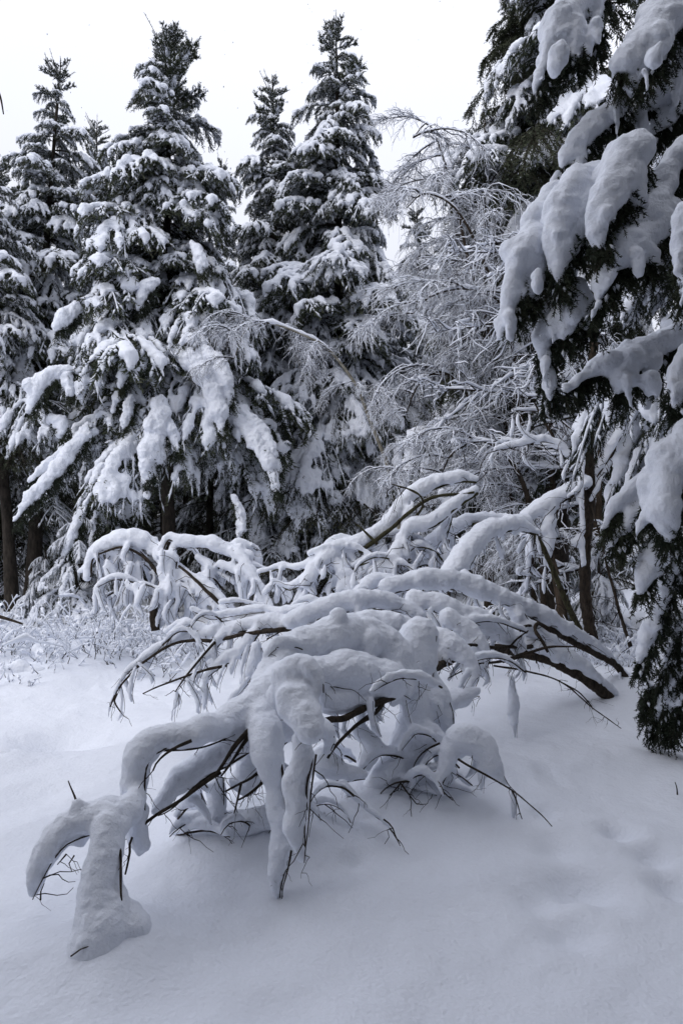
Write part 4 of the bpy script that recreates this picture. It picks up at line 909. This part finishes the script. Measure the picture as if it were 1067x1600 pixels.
# ------------------------------------------------------------------ saplings
for px, py, Y, h, lab, sd in ((122, 950, 14.0, 2.3, 'young spruce drooping with snow under the broad spruce', 1), (70, 948, 15.5, 1.5, 'little spruce sapling beside the left trunks', 2),
                              (930, 985, 9.6, 1.4, 'snow-bent spruce sapling at the foot of the bare tree', 3), (560, 940, 17.0, 1.8, 'spruce sapling in the dark gap of the wood', 4), (815, 960, 11.5, 1.3, 'spruce sapling below the frosted birches', 5), (455, 945, 17.5, 1.6, 'spruce sapling before the middle trunks', 6)):
    x = (px - 533.5) / FPX * Y; rg = np.random.default_rng(sd); root = empty('spruce_sapling', (x, Y, gz(x, Y)), lab, 'spruce')
    tm, _ = trunk_mesh(h, .03, (0, 0), sd); link('trunk', tm, root)
    for j in range(int(12 * h)):
        z = h * (.12 + .85 * rg.random()); k = rg.integers(4); s = (h - z) * .22 + .14
        b = link('bough', LIB['low'][k]['needles'], root, (0, 0, z)); b.rotation_euler = (0, 0, rg.random() * 6.28); b.scale = (s, s, s); link('snow', LIB['low'][k]['snow'], b)

# ------------------------------------------------------------------ frosted weeds (nobody could count the stems)
def weeds(name, label, boxes, seed):
    rg = np.random.default_rng(seed); g = Geo()
    for (x0, x1, y0, y1, n, h) in boxes:
        px = x0 + (x1 - x0) * rg.random(n); Y = y0 + (y1 - y0) * rg.random(n); x = (px - 533.5) / FPX * Y; z = ground_z(x, Y)
        clump = vnoise(np.stack([x, Y, x * 0], 1) * 1.6) * .5 + .6
        L = h * (.4 + .8 * rg.random(n)) * np.clip(clump, .25, 1.1)
        D = unit(rg.normal(size=(n, 3)) * [.5, .5, .1] + [0, 0, 1]); P = twig_paths(np.stack([x, Y, z - .03], 1), D, L, .0, rg, 7, .1)
        k = np.linspace(0, 1, 7)[None, :, None]; lean = unit(rg.normal(size=(n, 3)) * [1, 1, 0]); dr = (rg.random(n) ** 2 * .45 * L)[:, None, None]
        P = P + lean[:, None] * dr * k ** 2 - np.array([0, 0, 1]) * dr * k ** 3 * .8
        V, F = tubes(P, np.repeat(np.linspace(.006, .003, 7)[None], n, 0), 3); g.add(V, F, 0)
        m = n * 2; j = rg.integers(0, n, m); q = rg.integers(2, 6, m); P2 = twig_paths(P[j, q], unit(rg.normal(size=(m, 3)) + [0, 0, .5]), L[j] * .3, .35, rg, 5)
        V, F = tubes(P2, np.repeat(np.linspace(.0025, .0012, 5)[None], m, 0), 3); g.add(V, F, 0)
        for Q, base in ((P, .015), (P2, .014)):
            N, K, _ = Q.shape; T = unit(np.gradient(Q, axis=1)); lev = .35 + .9 * (1 - np.abs(T[..., 2]))
            sr = base * lev * (.2 + .7 * rg.random((N, K)) + 1.6 * rg.random((N, K)) ** 4) * np.linspace(.5, 1.2, K)[None]; sr[:, 0] *= .3; sr[:, -1] *= .7
            W = Q.copy(); W[..., 2] += sr * .6; V, F = tubes(W, sr, 5, 1.1); g.add(V, F, 1)
    o = link(name, g.mesh(name, [TWIG, SNOW_FINE])); tag(o, label, 'weeds', kind='stuff')
weeds('frosted_weeds', 'frosted weeds and thin stems across the clearing on the left', [(-60, 250, 7.9, 12.5, 620, 1.0), (-60, 120, 7.2, 8.6, 60, .5), (200, 330, 7.6, 10.5, 110, .7)], 71)
weeds('frosted_undergrowth', 'thin frosted undergrowth at the foot of the right-hand trees', [(860, 1010, 7.6, 11, 420, .5), (560, 860, 10, 13, 260, .6)], 72)

# loose twigs
def loose(label, rpx, pts, group=None):
    P = resample(cat(np.array([at(*q) for q in pts]), 8), .02); b = P[0].copy(); V, F = tubes((P - b)[None], (np.linspace(rpx, rpx * .4, len(P)) / FPX * pts[0][2])[None], 6)
    o = link('twig', Geo().add(V, F).mesh('twig', [BARK_DARK]), None, b); tag(o, label, 'twig', group)
loose('single bare twig sticking up from the open snow', 2, [(122, 1258, 4.2), (116, 1242, 4.2), (110, 1228, 4.2), (107, 1220, 4.2)])
loose('short twig standing in the snow by the right edge', 1.5, [(1058, 1250, 4.3), (1057, 1232, 4.3), (1054, 1222, 4.3)])
loose('dark curved branch tip hanging into the sky at the left edge', 2.5, [(-12, 120, 5.0), (-4, 138, 5.0), (2, 155, 5.0), (6, 178, 5.0)])
loose('snowy stick lying at the left edge before the weeds', 4, [(-20, 958, 8.2), (15, 968, 8.2), (36, 975, 8.2)])

# ------------------------------------------------------------------ falling snow
rs = np.random.default_rng(5); n = 420
Yf = 3 + 15 * rs.random(n) ** 1.3; pxf = -50 + 1170 * rs.random(n); pyf = 1000 * rs.random(n)
Cf = np.stack([(pxf - 533.5) / FPX * Yf, Yf, EYE + (HORIZON - pyf) / FPX * Yf], 1)
V, F = spheres(Cf, np.stack([rs.random(n) * .0025 + .002] * 3, 1) * np.array([.8, .8, 1.6]), ICO1)
fl = link('falling_snow', Geo().add(V, F).mesh('falling_snow', [SNOW_FINE])); tag(fl, 'sparse snowflakes drifting down through the air', 'snowflakes', kind='stuff')
